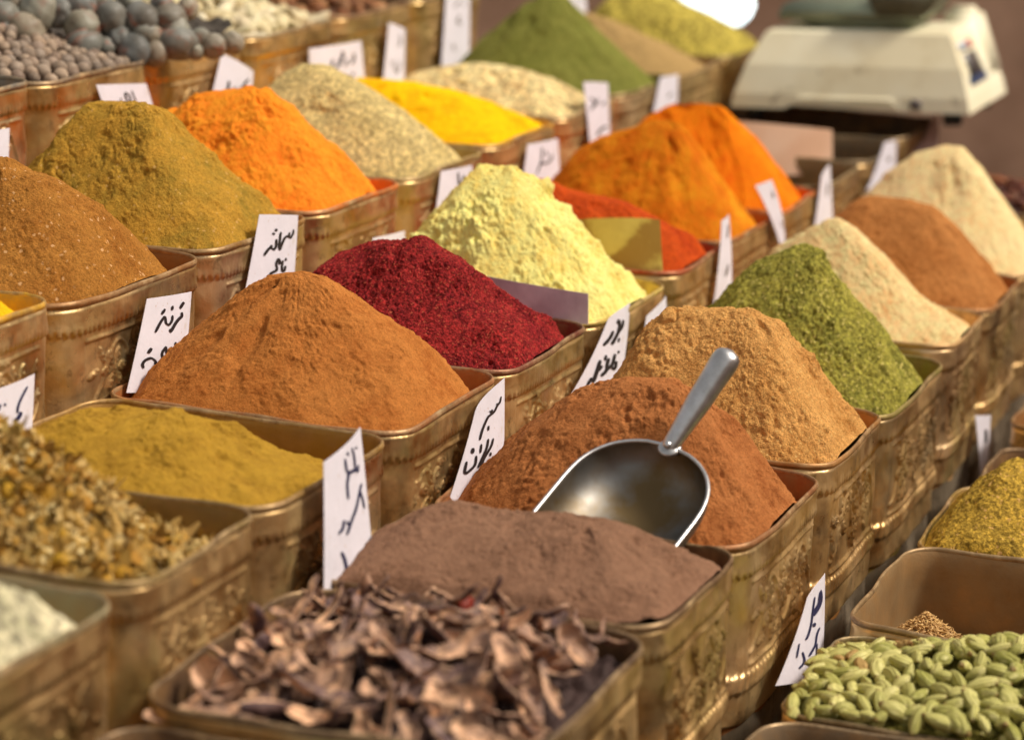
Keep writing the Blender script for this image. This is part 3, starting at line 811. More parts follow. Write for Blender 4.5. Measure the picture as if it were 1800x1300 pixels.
def scatter_copy(protos, name, pts, label, cat, group, mat, size=(0.9, 1.1), flat=None, rot=None, tilt=0.5):
    """one object per countable piece: pts are (point, normal)"""
    for o in protos:
        if not o.data.materials: o.data.materials.append(mat)
        o.data.name = name
    out = []
    for (p, n) in pts:
        o = protos[rnd.randrange(len(protos))].copy()
        o.name = name
        COL.objects.link(o)
        s = rnd.uniform(*size)
        o.scale = (s, s * rnd.uniform(0.92, 1.08), s * rnd.uniform(0.92, 1.08))
        n = Vector(n) + Vector((rnd.uniform(-1, 1), rnd.uniform(-1, 1), rnd.uniform(-1, 1))) * tilt * 0.6
        q = n.to_track_quat('Z', 'X') @ Matrix.Rotation(rnd.uniform(0, 6.283) if rot is None else rot(), 3, 'Z').to_quaternion()
        o.rotation_mode = 'QUATERNION'
        o.rotation_quaternion = q
        o.location = p
        tag(o, label, cat, group)
        out.append(o)
    return out


def spots(key, hfun, dist, n, seed, lim=None, margin=0.008):
    """dart throwing over a tin; hfun(a, b) = height above the rim, a and b in -1..1 along u and v"""
    r = random.Random(seed)
    cx, cy, zr, hx, hy, u0, u1 = TINS[key]
    pts = []
    for _ in range(n * 60):
        x, y = cx + r.uniform(-1, 1) * (hx - margin), cy + r.uniform(-1, 1) * (hy - margin)
        if lim and not lim(x, -y): continue
        z = zr + hfun((x - cx) / hx, -(y - cy) / hy)
        if all((x - q[0]) ** 2 + (y - q[1]) ** 2 + (z - q[2]) ** 2 > dist * dist for q in pts):
            pts.append((x, y, z))
            if len(pts) >= n: break
    return pts


def with_normals(pts, key, hfun):
    cx, cy, zr, hx, hy, u0, u1 = TINS[key]
    out = []
    for (x, y, z) in pts:
        a, b = (x - cx) / hx, -(y - cy) / hy
        da = (hfun(a + .02, b) - hfun(a - .02, b)) / (.04 * hx)
        db = (hfun(a, b + .02) - hfun(a, b - .02)) / (.04 * hy)
        out.append(((x, y, z), (-da, db, 1)))
    return out


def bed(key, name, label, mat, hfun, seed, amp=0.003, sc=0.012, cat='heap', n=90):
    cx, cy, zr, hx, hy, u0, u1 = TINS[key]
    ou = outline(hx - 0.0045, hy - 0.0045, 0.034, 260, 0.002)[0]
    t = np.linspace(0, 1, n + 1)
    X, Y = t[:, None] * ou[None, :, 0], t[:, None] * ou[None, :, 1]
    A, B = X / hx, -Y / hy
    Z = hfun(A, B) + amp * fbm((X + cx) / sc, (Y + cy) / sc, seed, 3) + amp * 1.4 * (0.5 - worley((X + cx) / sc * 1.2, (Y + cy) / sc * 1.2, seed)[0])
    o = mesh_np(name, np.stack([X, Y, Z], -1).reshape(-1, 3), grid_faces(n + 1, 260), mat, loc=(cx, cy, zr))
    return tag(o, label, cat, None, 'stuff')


# green cardamom
def h_card(a, b):
    return 0.010 + 0.034 * np.clip(1 - np.sqrt(((a - 0.25) / 1.2) ** 2 + ((b - 0.10) / 1.15) ** 2 + 0.02), -0.35, 1) - 0.020 * np.clip((a - 0.1) / 0.8, 0, 1) * np.clip((0.25 - b) / 0.5, 0, 1)


bed('card', 'cardamom_layer', 'lower layer of green cardamom filling the tin under the pods', powder('cardamom_dark', srgb(126, 118, 54), 0.3, 220, dark=0.4, bump=0.8), lambda a, b: h_card(a, b) - 0.008, 3, 0.003, 0.010)
pods = [lump('cardamom_pod', 0.0130 * l, 0.0057 * w, 0.0053 * w, 40 + i, 30, 22, 0.09, 3, 0.09, t, bd, 0.6) for i, (l, w, t, bd) in enumerate(
    ((1, 1, .1, .0006), (1.12, .95, -.1, .001), (.9, 1.1, .18, 0), (1.0, .9, 0, .0012), (.8, 1.05, .1, .0004), (1.15, 1.08, .12, .0008)))]
N = NT('cardamom_husk')
r_ = N.n('ObjectInfo').outputs['Random']
w_ = N.n('TexWave', {'Vector': N.n('Mapping', {'Vector': N.co, 'Scale': (0.05, 1, 1)}).outputs[0], 'Scale': 210.0, 'Distortion': 2.5, 'Detail': 2.0}, bands_direction='DIAGONAL').outputs['Fac']
c_ = N.mix(N.ramp(r_, 0, 1), srgb(206, 198, 124), srgb(150, 148, 70))
c_ = N.mix(N.ramp(N.noise(110, 3, 0.6), 0.52, 0.70, 0, 0.7), c_, srgb(226, 216, 156))
c_ = N.mix(N.ramp(w_, 0.2, 0.8, 0, 0.40), c_, N.mix(1.0, c_, (0.55, 0.56, 0.42), 'MULTIPLY'))
c_ = N.mix(N.ramp(N.n('Math', {0: N.n('SeparateXYZ', {'Vector': N.co}).outputs[0]}, operation='ABSOLUTE').outputs[0], 0.0108, 0.0126, 0, 0.8), c_, srgb(120, 86, 44))
c_ = N.mix(N.ramp(N.n('Math', {0: r_, 1: 0.965}, operation='GREATER_THAN').outputs[0], 0, 1, 0, 0.7), c_, srgb(176, 132, 84))
N.set(Base_Color=c_, Roughness=0.6, Specular_IOR_Level=0.3)
N.bump(w_, 0.6, 0.0009)
N.bump(N.noise(500, 3), 0.2, 0.0005)
lim_card = lambda x, v: (np.array([x, -v, 0]) - CAM) @ RIGHT / ((np.array([x, -v, -0.17]) - CAM) @ DIR) * FPX < 945
P1 = with_normals(spots('card', lambda a, b: h_card(a, b) + 0.002, 0.0112, 200, 61, lim_card, 0.007), 'card', h_card)
P0 = with_normals(spots('card', lambda a, b: h_card(a, b) - 0.006, 0.0130, 70, 62, lim_card, 0.008), 'card', h_card)
scatter_copy(pods, 'cardamom_pod', P1 + P0, 'plump green cardamom pod heaped in the tin at the lower right', 'cardamom pod', 'green cardamom pods in the lower right tin', N.m, (0.74, 1.14), tilt=0.85)

# a few brown seeds left in the tin behind
def seed_pile():
    cx, cy, zr, hx, hy, u0, u1 = TINS['fenn']
    r = np.random.RandomState(5)
    th = np.linspace(0, 2 * np.pi, 5, endpoint=False)
    V, F = [], []
    for i in range(900):
        a, rad = r.uniform(0, 6.28), abs(r.normal(0, 0.028))
        x, y = 0.020 + rad * math.cos(a) * 1.2, 0.096 + rad * math.sin(a) * 1.0
        z = -0.076 + 0.046 * max(0.0, 1 - rad / 0.062) + r.uniform(0, 0.003)
        d = r.normal(size=3) * (1, 1, 0.45)
        d /= np.linalg.norm(d)
        s1 = np.cross(d, (0.3, 0.2, 1.0)); s1 /= np.linalg.norm(s1)
        s2 = np.cross(d, s1)
        L, w = r.uniform(0.0032, 0.0048), 0.0009
        b = len(V)
        V.append(np.array([x, y, z]) - d * L)
        for k, f in ((-0.4, 1.0), (0.4, 1.0)):
            for t in th: V.append(np.array([x, y, z]) + d * L * k + (s1 * math.cos(t) + s2 * math.sin(t)) * w * f)
        V.append(np.array([x, y, z]) + d * L)
        for k in range(5):
            k2 = (k + 1) % 5
            F += [(b, b + 1 + k2, b + 1 + k, b), (b + 1 + k, b + 1 + k2, b + 6 + k2, b + 6 + k), (b + 11, b + 6 + k, b + 6 + k2, b + 11)]
    me = bpy.data.meshes.new('seed_pile')
    me.from_pydata([tuple(v) for v in V], [], [tuple(dict.fromkeys(f)) for f in F])
    me.materials.append(plain('caraway_brown', srgb(222, 184, 120), 0.6, c2=srgb(160, 118, 66), scale=300))
    o = bpy.data.objects.new('seed_pile', me)
    COL.objects.link(o)
    o.location = (cx, cy, zr)
    tag(o, 'small pile of thin brown seeds left in a corner of the emptied tin', 'seeds', None, 'stuff')
    ou = outline(hx - 0.006, hy - 0.006, 0.034, 120, 0.001)[0]
    t = np.linspace(0, 1, 8)
    X, Y = t[:, None] * ou[None, :, 0], t[:, None] * ou[None, :, 1]
    o2 = mesh_np('seed_layer', np.stack([X, Y, -0.078 + 0.003 * fbm(X * 40, Y * 40, 3)], -1).reshape(-1, 3), grid_faces(8, 120), powder('seed_bed', srgb(150, 112, 62), 0.3, 300, dark=0.4), loc=(cx, cy, zr))
    tag(o2, 'thin layer of brown seeds on the bottom of the emptied tin', 'seeds', None, 'stuff')


seed_pile()

# dried limes, at their places over the tin
M_LIME = per_object('dried_lime_skin', [srgb(118, 120, 118), srgb(146, 144, 130), srgb(94, 98, 100), srgb(160, 152, 134), srgb(120, 108, 98)], 0.5, 40, 0.9, 60, spots=srgb(130, 92, 76))
limes = [lump('dried_lime', 0.0178, 0.0158, 0.0164, 70 + i, 30, 20, 0.13, 3, 0.03, 0.06) for i in range(5)]
LP = [(70, 18, 32), (45, 52, 31), (145, 42, 29), (148, 76, 30), (138, 8, 28), (195, 30, 28), (247, 33, 29), (298, 31, 27), (268, 62, 19), (308, 46, 22), (313, 73, 31),
      (235, 87, 28), (210, 65, 20), (188, 79, 16), (275, 92, 21), (352, 66, 18), (375, 79, 21), (408, 72, 19), (8, 24, 25), (2, 46, 18), (28, 4, 22), (178, 0, 20), (228, 2, 22), (285, 8, 20), (105, 20, 24), (330, 12, 18), (255, 55, 22), (345, 88, 14)]
for i, (x, y, r_) in enumerate(LP):
    z = 0.200 + 0.048 * min(1, max(0, (92 - y) / 85))
    p = on_z(x, y, z)
    d = float((p - CAM) @ DIR)
    o = limes[i % 5].copy()
    COL.objects.link(o)
    if not o.data.materials: o.data.materials.append(M_LIME)
    s = 1.1 * r_ * d / FPX / 0.0166
    o.scale = (s, s, s)
    o.rotation_euler = (rnd.uniform(0, 6), rnd.uniform(0, 6), rnd.uniform(0, 6))
    o.location = p - (0, 0, 0.002)
    tag(o, 'grey brown dried lime heaped in the tin at the top left', 'dried lime', 'dried limes in the top left tin')
bed('limes', 'lime_layer', 'dark lower layer of dried limes in the top left tin', plain('lime_dark', srgb(70, 62, 54), 0.8), lambda a, b: -0.012 + 0.03 * (a + 1) * 0.5 + 0 * b, 5, 0.008, 0.03)  # dark filler under the separate limes

# round allspice balls
M_BALL = per_object('allspice', [srgb(160, 142, 124), srgb(138, 124, 112), srgb(174, 152, 130), srgb(130, 112, 100)], 0.65, 90, 0.4, 200)
balls = [lump('allspice_ball', 0.0074, 0.0073, 0.0072, 80 + i, 14, 10, 0.06) for i in range(3)]


def h_ball(a, b):
    return 0.046 * np.clip(1 - np.sqrt(((b + 0.2) / 1.2) ** 2 + 0.25 * a * a + 0.008), -0.2, 1) - 0.003


lim_ball = lambda x, v: v > -0.86
Pb = with_normals(spots('balls', h_ball, 0.0118, 210, 63, lim_ball, 0.010), 'balls', h_ball)
scatter_copy(balls, 'allspice_ball', Pb, 'small round brown allspice ball in the tin at the left edge', 'allspice ball', 'allspice balls in the top left tin', M_BALL, (0.8, 1.2))
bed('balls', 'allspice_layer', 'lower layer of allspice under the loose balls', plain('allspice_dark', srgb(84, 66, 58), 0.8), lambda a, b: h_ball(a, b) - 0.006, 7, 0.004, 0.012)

# white roots
M_ROOT = per_object('white_root', [srgb(226, 216, 178), srgb(206, 190, 146), srgb(236, 228, 200), srgb(190, 168, 124)], 0.7, 60, 0.4, 120)
roots = [lump('root_piece', l, w, w * 0.8, 90 + i, 14, 10, 0.22, 2, 0.1, 0.15, b) for i, (l, w, b) in enumerate(((.024, .008, .004), (.016, .009, .002), (.030, .007, -.004), (.013, .010, 0), (.020, .010, .003)))]
h_root = lambda a, b: 0.002 + 0.034 * np.clip(1 - np.sqrt((a - 0.1) ** 2 + (b + 0.1) ** 2), -0.35, 1)
Pr = with_normals(spots('roots', h_root, 0.0165, 120, 65, lambda x, v: v > -0.80, 0.016), 'roots', h_root)
scatter_copy(roots, 'root_piece', Pr, 'pale cream piece of dried root in the tin at the top', 'dried root', 'white root pieces in the back row tin', M_ROOT, (0.8, 1.15), tilt=1.0)
bed('roots', 'root_layer', 'lower layer of cream root pieces in the back row tin', plain('root_under', srgb(190, 172, 126), 0.8), lambda a, b: h_root(a, b) - 0.008, 9, 0.006, 0.02)
M_NUT = per_object('brown_nugget', [srgb(150, 96, 56), srgb(120, 72, 40), srgb(176, 128, 84), srgb(98, 60, 36)], 0.6, 60, 0.4, 120)
nuts = [lump('brown_nugget', 0.011, 0.009, 0.008, 100 + i, 12, 9, 0.25) for i in range(3)]
h_nut = lambda a, b: -0.006 + 0.02 * np.clip(1 - np.sqrt(a ** 2 + b ** 2), -0.2, 1)
Pn = with_normals(spots('nuts', h_nut, 0.016, 80, 67, lambda x, v: v > -0.80, 0.014), 'nuts', h_nut)
scatter_copy(nuts, 'brown_nugget', Pn, 'small brown resin nugget in the tin at the top centre', 'nugget', 'brown nuggets in the back row tin', M_NUT, (0.8, 1.2), tilt=1.0)
bed('nuts', 'nugget_layer', 'lower layer of brown nuggets in the back row tin', plain('nugget_dark', srgb(90, 56, 34), 0.8), lambda a, b: h_nut(a, b) - 0.006, 11, 0.005, 0.02)
h_chk = lambda a, b: -0.008 + 0.03 * np.clip(1 - np.sqrt(a ** 2 + b ** 2), -0.2, 1)
M_CHK = per_object('red_brown_chunk', [srgb(120, 62, 38), srgb(90, 44, 30), srgb(160, 100, 60), srgb(70, 36, 26)], 0.6, 60, 0.4, 120)
chk = [lump('bark_chunk', 0.012, 0.008, 0.006, 110 + i, 12, 9, 0.28) for i in range(3)]
Pc = with_normals(spots('chunk', h_chk, 0.015, 110, 69, None, 0.014), 'chunk', h_chk)
scatter_copy(chk, 'bark_chunk', Pc, 'red brown bark chunk in the dark tin at the right edge', 'bark chunk', 'red brown chunks in the far right tin', M_CHK, (0.8, 1.2), tilt=1.0)
bed('chunk', 'chunk_layer', 'lower layer of red brown chunks in the far right tin', plain('chunk_dark', srgb(70, 36, 26), 0.8), lambda a, b: h_chk(a, b) - 0.006, 13, 0.005, 0.02)


# dried peels
def shell(name, L, Wd, curl, twist, seed, th=0.0016):
    nu, nv = 26, 9
    u = np.linspace(-1, 1, nu)[:, None]
    v = np.linspace(-1, 1, nv)[None, :]
    prof = (1 - np.abs(u) ** 3.4) ** 0.42 * (0.80 + 0.25 * gn(u * 2 + seed, u * 0 + seed, seed)) + 0.05
    a = v * 0.8
    y = Wd * prof * np.sin(a) / 1.0
    zc = Wd * prof * (1 - np.cos(a)) * 1.1
    ang = curl * u
    rad = L / max(abs(curl), 0.2)
    x = rad * np.sin(ang) + 0 * v
    zb = rad * (1 - np.cos(ang))
    tw = twist * u
    yy = y * np.cos(tw) - zc * np.sin(tw)
    zz = y * np.sin(tw) + zc * np.cos(tw)
    w = 0.0016 * fbm(x / 0.009 + seed, yy / 0.009, seed, 3)
    X = x - zz * np.sin(ang)
    Z = zb + zz * np.cos(ang) + w
    X, Y, Z = np.broadcast_arrays(X, yy, Z)
    top = np.stack([X, Y, Z + th * 0.5], -1).reshape(-1, 3)
    bot = np.stack([X, Y, Z - th * 0.5], -1).reshape(-1, 3)
    n = nu * nv
    F = grid_faces(nu, nv, False)
    F2 = F[:, ::-1] + n
    ring = [i * nv for i in range(nu)] + [(nu - 1) * nv + j for j in range(1, nv)] + [i * nv + nv - 1 for i in range(nu - 2, -1, -1)] + [j for j in range(nv - 2, 0, -1)]
    S = np.array([(ring[k], ring[(k + 1) % len(ring)], ring[(k + 1) % len(ring)] + n, ring[k] + n) for k in range(len(ring))])
    return mesh_np(name, np.concatenate([top, bot]), np.concatenate([F, F2, S]), None, link=False)


N = NT('dried_peel')
r_ = N.n('ObjectInfo').outputs['Random']
geo = N.n('NewGeometry')
out_c = N.mix(N.ramp(r_, 0, 1), srgb(66, 52, 60), srgb(206, 150, 108))
out_c = N.mix(N.ramp(N.noise(90, 4, 0.6), 0.42, 0.64), out_c, srgb(74, 52, 54))
zc_ = N.n('SeparateXYZ', {'Vector': geo.outputs['Normal']}).outputs[2]
in_c = N.mix(N.ramp(r_, 0, 1), srgb(244, 192, 150), srgb(92, 72, 78))
in_c = N.mix(N.ramp(N.noise(60, 4, 0.6), 0.42, 0.60, 0, 0.9), in_c, srgb(84, 60, 58))
in_c = N.mix(N.ramp(N.noise(200, 3, 0.6), 0.5, 0.7, 0, 0.5), in_c, srgb(210, 170, 130))
nz_ = N.n('SeparateXYZ', {'Vector': N.n('TexCoord').outputs['Normal']}).outputs[2]
c_ = N.mix(N.ramp(nz_, -0.1, 0.1), out_c, in_c)
N.set(Base_Color=c_, Roughness=0.6, Specular_IOR_Level=0.35)
N.bump(N.noise(140, 4), 0.5, 0.002)
peels = [shell('dried_peel', L, w, c, t, i * 3 + 1) for i, (L, w, c, t) in enumerate(
    ((.026, .0125, .4, .3), (.032, .0085, .8, -.5), (.021, .0150, .3, .2), (.028, .0125, .9, .4), (.017, .0140, .3, -.3), (.034, .0100, .4, .7), (.022, .0070, 1.5, .2), (.036, .0050, .5, .4), (.019, .0180, .5, -.2)))]
h_peel = lambda a, b: -0.006 + 0.030 * np.clip(1 - np.sqrt((a - 0.28) ** 2 * 0.9 + (b - 0.08) ** 2), -0.60, 1)
Pp = with_normals(spots('peel', lambda a, b: h_peel(a, b) + 0.004, 0.0180, 190, 71, None, 0.026), 'peel', h_peel)
Pq = with_normals(spots('peel', lambda a, b: h_peel(a, b) - 0.010, 0.0200, 50, 72, None, 0.028), 'peel', h_peel)
scatter_copy(peels, 'dried_peel', Pp + Pq, 'curled purple brown piece of dried peel in the tin at the bottom', 'dried peel', 'dried peels in the foreground tin', N.m, (0.6, 1.3), tilt=1.1)
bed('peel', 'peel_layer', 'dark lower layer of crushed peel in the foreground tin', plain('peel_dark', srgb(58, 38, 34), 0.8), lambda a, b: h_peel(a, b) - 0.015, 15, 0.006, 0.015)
yb = lump('yellow_berry', 0.0095, 0.0075, 0.0075, 5, 18, 12, 0.04)
COL.objects.link(yb)
yb.data.materials.append(plain('yellow_berry_skin', srgb(200, 150, 30), 0.45, c2=srgb(170, 116, 16)))
p = on_u(488, 1130, -0.06)
yb.location = p
tag(yb, 'single yellow dried berry lying among the purple brown peels', 'berry')
fl = [lump('red_flower', 0.010, 0.006, 0.006, 130, 16, 12, 0.3)]
p = on_u(818, 1062, -0.02)
fl[0].location = p
COL.objects.link(fl[0])
fl[0].data.materials.append(plain('dark_red_petal', srgb(120, 34, 14), 0.6))
tag(fl[0], 'dark red dried flower bud on top of the peels', 'flower bud')

# chamomile
h_cham = lambda a, b: -0.012 + 0.105 * np.clip(1 - np.sqrt((a - 0.1) ** 2 * 0.9 + (b + 0.55) ** 2 * 0.62 + 0.01), -0.12, 1)


def flower(name, seed, R=0.0046, m=11):
    r = random.Random(seed)
    base = lump('c', R * r.uniform(0.6, 0.95), R * r.uniform(0.7, 1.15), R * r.uniform(0.6, 0.85), seed, 12, 9, 0.45)
    V = [tuple(v.co) for v in base.data.vertices]
    F = [tuple(f.vertices) for f in base.data.polygons]
    nb = len(F)
    for i in range(m):
        a = i * 6.283 / m + r.uniform(-.3, .3)
        L = R * r.uniform(1.2, 2.2)
        dz = r.uniform(-2.4, 2.2) * R
        ca, sa = math.cos(a), math.sin(a)
        w = R * r.uniform(0.3, 0.6)
        b = len(V)
        for (t, ww) in ((0.6, 0.6), (1.3, 1.0), (L / R, 0.45)):
            for sgn in (-1, 1):
                V.append((ca * R * t - sa * w * ww * sgn, sa * R * t + ca * w * ww * sgn, dz * (t - 0.5) / 1.5))
        F += [(b, b + 1, b + 3, b + 2), (b + 2, b + 3, b + 5, b + 4)]
    me = bpy.data.meshes.new(name)
    me.from_pydata(V, [], F)
    me.materials.append(M_CH1)
    me.materials.append(M_CH2)
    for i, p_ in enumerate(me.polygons):
        p_.material_index = 0 if i < nb else 1
        p_.use_smooth = i < nb
    return bpy.data.objects.new(name, me)


M_CH1 = per_object('chamomile_centre', [srgb(194, 152, 40), srgb(170, 122, 36), srgb(176, 140, 66), srgb(136, 106, 48)], 0.7, 120, 0.5, 300)
M_CH2 = per_object('chamomile_petal', [srgb(200, 166, 88), srgb(172, 134, 58), srgb(220, 192, 128), srgb(146, 120, 54)], 0.7, 120, 0.2, 300)
flw = [flower('chamomile_flower', 140 + i) for i in range(8)]
Pf = with_normals(spots('cham', h_cham, 0.0088, 285, 73, None, 0.008), 'cham', h_cham)
scatter_copy(flw, 'chamomile_flower', Pf, 'dried yellow chamomile flower head heaped at the left edge', 'chamomile flower', 'chamomile flowers in the tin at the left edge', M_CH1, (0.7, 1.6), tilt=1.4)
bed('cham', 'chamomile_crumbs', 'mass of crumbled chamomile petals under the flower heads', powder('chamomile_crumb', srgb(176, 140, 70), 0.3, 220, dark=0.4, bump=1.0, c2=srgb(140, 112, 50), cell=200, speck=srgb(226, 206, 150), speck_amt=0.2, speck_scale=260), lambda a, b: h_cham(a, b) - 0.002, 17, 0.004, 0.007)

# pink petals on the brown heap
# ------------------------------------------------------------------ price cards
WALLS = {'Z': (-0.5555, 0.192), 'A': (-0.2745, 0.083), 'B': (0.0065, 0.0), 'C': (0.2900, -0.070)}


def card(wall, corners, strokes, label, xf=(0, 0, 1), top=None, ink=None, lean=0.13, width=3.4, paper=None, off=0.0, plane=None, name='price_card', cat='price card', bend=0.007):
    if plane is None:
        v0, z0 = WALLS[wall]
        v0 += off
        n = np.array([0.0, 1.0, -lean])           # v = v0 + lean * (z0 - z)  with v = -y
        d = n @ np.array([0, -v0, z0])
    else:
        n, d = np.array(plane[0], float), plane[1]
    n = n / np.linalg.norm(n) * 1.0
    if plane is None: d = n @ np.array([0, -v0, z0])
    f = lambda x, y: hit(x, y, n, d)
    TL, TR, BR, BL = [f(*c) for c in corners]
    nd = n if n @ (CAM - TL) > 0 else -n          # towards the viewer
    across = (TR - TL + BR - BL)
    Wd = np.linalg.norm(across) / 2
    across = across / np.linalg.norm(across)
    mid = (TL + TR + BR + BL) / 4

    def bent(P):
        s = ((P - mid) @ across) / Wd
        return P + nd * (bend * min(1.0, Wd / 0.07) ** 2 * (0.25 - s * s) * 2)
    nu, nv = 10, 12
    V = []
    for j in range(nv + 1):
        t = j / nv
        for i in range(nu + 1):
            s = i / nu
            a = TL * (1 - s) + TR * s
            if top is not None:
                q = f(*top)
                a = TL * (1 - s) ** 2 + q * 2 * s * (1 - s) + TR * s * s
            b = BL * (1 - s) + BR * s
            V.append(bent(a * (1 - t) + b * t))
    V = np.array(V)
    F = grid_faces(nv + 1, nu + 1, False)
    m = len(V)
    V2 = np.concatenate([V, V - nd * 0.0005])
    ring = list(range(nu + 1)) + [k * (nu + 1) + nu for k in range(1, nv + 1)] + [nv * (nu + 1) + k for k in range(nu - 1, -1, -1)] + [k * (nu + 1) for k in range(nv - 1, 0, -1)]
    S = [(ring[k], ring[(k + 1) % len(ring)], ring[(k + 1) % len(ring)] + m, ring[k] + m) for k in range(len(ring))]
    o = mesh_np(name, V2 - mid, np.concatenate([F, F[:, ::-1] + m, np.array(S)]), paper or M_PAPER, loc=tuple(mid), smooth=False)
    tag(o, label, cat, 'price cards standing in the tins')
    ox, oy, sc = xf
    Vs, Fs = [], []
    for st in strokes:
        w = width * 1.2
        if isinstance(st, tuple) and isinstance(st[0], (int, float)): w, st = st[0] * 1.2, st[1]
        pts = np.array([(ox + x / sc, oy + y / sc) for x, y in st], float)
        if len(pts) == 1: pts = np.array([pts[0] - (0, 1.2), pts[0] + (0, 1.2)])
        # Catmull-Rom, then a ribbon of varying width
        if len(pts) > 2:
            e = np.vstack([2 * pts[0] - pts[1], pts, 2 * pts[-1] - pts[-2]])
            q = []
            for k in range(1, len(e) - 2):
                for t in np.linspace(0, 1, 6, endpoint=False):
                    q.append(0.5 * (2 * e[k] + (e[k + 1] - e[k - 1]) * t + (2 * e[k - 1] - 5 * e[k] + 4 * e[k + 1] - e[k + 2]) * t * t + (-e[k - 1] + 3 * e[k] - 3 * e[k + 1] + e[k + 2]) * t ** 3))
            q.append(pts[-1])
            pts = np.array(q)
        else:
            pts = np.array([pts[0] + (pts[-1] - pts[0]) * t for t in np.linspace(0, 1, 5)])
        tg = np.gradient(pts, axis=0)
        tg /= np.maximum(np.linalg.norm(tg, axis=1, keepdims=True), 1e-6)
        pen = np.array([0.78, 0.62])               # broad pen held at an angle
        b = len(Vs)
        L = len(pts)
        for k in range(L):
            e_ = min(1, (k + 0.6) / 2.0, (L - k - 0.4) / 2.0)
            hw = w * 0.5 * (0.62 + 0.5 * abs(tg[k, 0] * pen[1] - tg[k, 1] * pen[0])) * (0.45 + 0.55 * e_)
            nrm = np.array([-tg[k, 1], tg[k, 0]])
            for sg in (-1, 1):
                Vs.append(bent(f(*(pts[k] + nrm * hw * sg))) + nd * 0.0007 - mid)
        Fs += [(b + 2 * k, b + 2 * k + 1, b + 2 * k + 3, b + 2 * k + 2) for k in range(L - 1)]
    if len(strokes) == 2:
        b2 = Fs[[i for i in range(1, len(Fs)) if Fs[i][0] != Fs[i - 1][0] + 2][0]][0]
        F1, F2 = [f_ for f_ in Fs if f_[0] < b2], [tuple(i - b2 for i in f_) for f_ in Fs if f_[0] >= b2]
        mesh_np('pen_stroke', Vs[:b2], F1, ink or M_INK, o, smooth=False)
        mesh_np('pen_stroke', Vs[b2:], F2, ink or M_INK, o, smooth=False)
    elif Vs: mesh_np('handwriting', Vs, Fs, ink or M_INK, o, smooth=False)
    return o


card('A', [(453, 377), (528, 378), (512, 520), (433, 525)],
     [[(762, 352), (752, 410), (705, 468), (680, 440), (690, 395)], [(705, 468), (645, 452), (600, 485), (560, 570), (532, 635), (522, 600), (530, 520), (546, 390)],
      [(480, 490), (478, 580), (450, 635), (415, 612), (412, 572)], [(425, 590), (370, 640), (322, 722)], (4.0, [(486, 345), (470, 375)]), (4.0, [(450, 400), (436, 425)]),
      [(622, 760), (622, 800)], [(575, 795), (562, 880), (568, 945), (600, 935), (616, 870)], [(512, 765), (530, 800), (525, 850)], [(510, 765), (480, 840), (490, 900), (480, 935), (430, 965), (402, 990), (395, 1060), (392, 1150)]],
     'white handwritten card left of the sumac heap against the olive brown tin', (420, 360, 8.13))
card('A', [(255, 525), (342, 512), (318, 690), (228, 690)],
     [(4.6, [(735, 245), (712, 240), (665, 300)]), (4.4, [(690, 350), (690, 400), (640, 440), (590, 500), (525, 605)]), (4.6, [(520, 560), (528, 600)]),
      [(552, 390), (548, 450), (510, 505), (470, 490), (452, 410), (400, 480), (340, 605)], (3.8, [(555, 270), (548, 325)]), (3.8, [(455, 310), (415, 375)]),
      [(597, 730), (588, 770)], [(537, 790), (515, 880), (508, 1000)], [(467, 785), (472, 870)], [(467, 785), (420, 870), (432, 960), (415, 1000), (370, 1022), (335, 960), (290, 932), (230, 962), (205, 1010), (215, 1060)],
      [(345, 1040), (342, 960)], (4.4, [(297, 805), (262, 870)])],
     'white handwritten card left of the cinnamon cone against the brown tin', (220, 500, 7.22))
card('A', [(-22, 688), (65, 656), (52, 775), (-36, 790)],
     [[(480, 420), (360, 600), (280, 760), (250, 890), (268, 915)], (5.5, [(330, 905), (275, 1010), (180, 1090)]), [(20, 740), (15, 790)], [(40, 1010), (20, 1090)], [(-60, 760), (-120, 960), (-60, 1060)]],
     'white card with blue writing above the chamomile at the left edge', (0, 640, 10.83), ink=M_INKB)
card('B', [(565, 812), (638, 750), (655, 1010), (575, 1062)],
     [[(285, 175), (280, 192)], [(245, 185), (262, 240), (270, 330), (290, 345), (295, 300)], (4.6, [(272, 335), (230, 352), (212, 372)]), [(190, 260), (200, 330), (214, 372), (205, 440), (213, 540)], [(206, 212), (216, 238)],
      [(320, 430), (300, 490), (270, 600), (235, 690), (205, 785)], [(305, 480), (325, 540), (338, 602)], [(185, 685), (180, 735), (157, 780)], [(203, 690), (218, 720)], (4.2, [(175, 905), (195, 960), (208, 1040), (205, 1160)])],
     'tall white card with blue black writing in front of the mauve brown powder', (550, 740, 3.94), ink=M_INKB, lean=0.16, width=3.4, off=0.012)
card('B', [(830, 724), (893, 664), (880, 880), (796, 890)],
     [[(527, 215), (510, 270), (470, 310), (430, 370), (380, 410), (350, 440), (300, 560), (275, 665)], [(400, 350), (402, 385), (372, 365)], [(470, 310), (462, 285)], [(362, 520), (360, 568)],
      [(415, 650), (390, 730), (320, 850), (290, 945)], [(360, 655), (345, 740), (310, 830), (262, 952)], [(290, 710), (282, 800)], [(385, 795), (380, 832)], [(245, 830), (235, 920), (190, 985), (152, 1008), (165, 890)], (4.4, [(215, 750), (211, 805)])],
     'white handwritten card between the cinnamon tin and the scoop heap', (790, 660, 5.91), top=(838, 690), width=3.0)
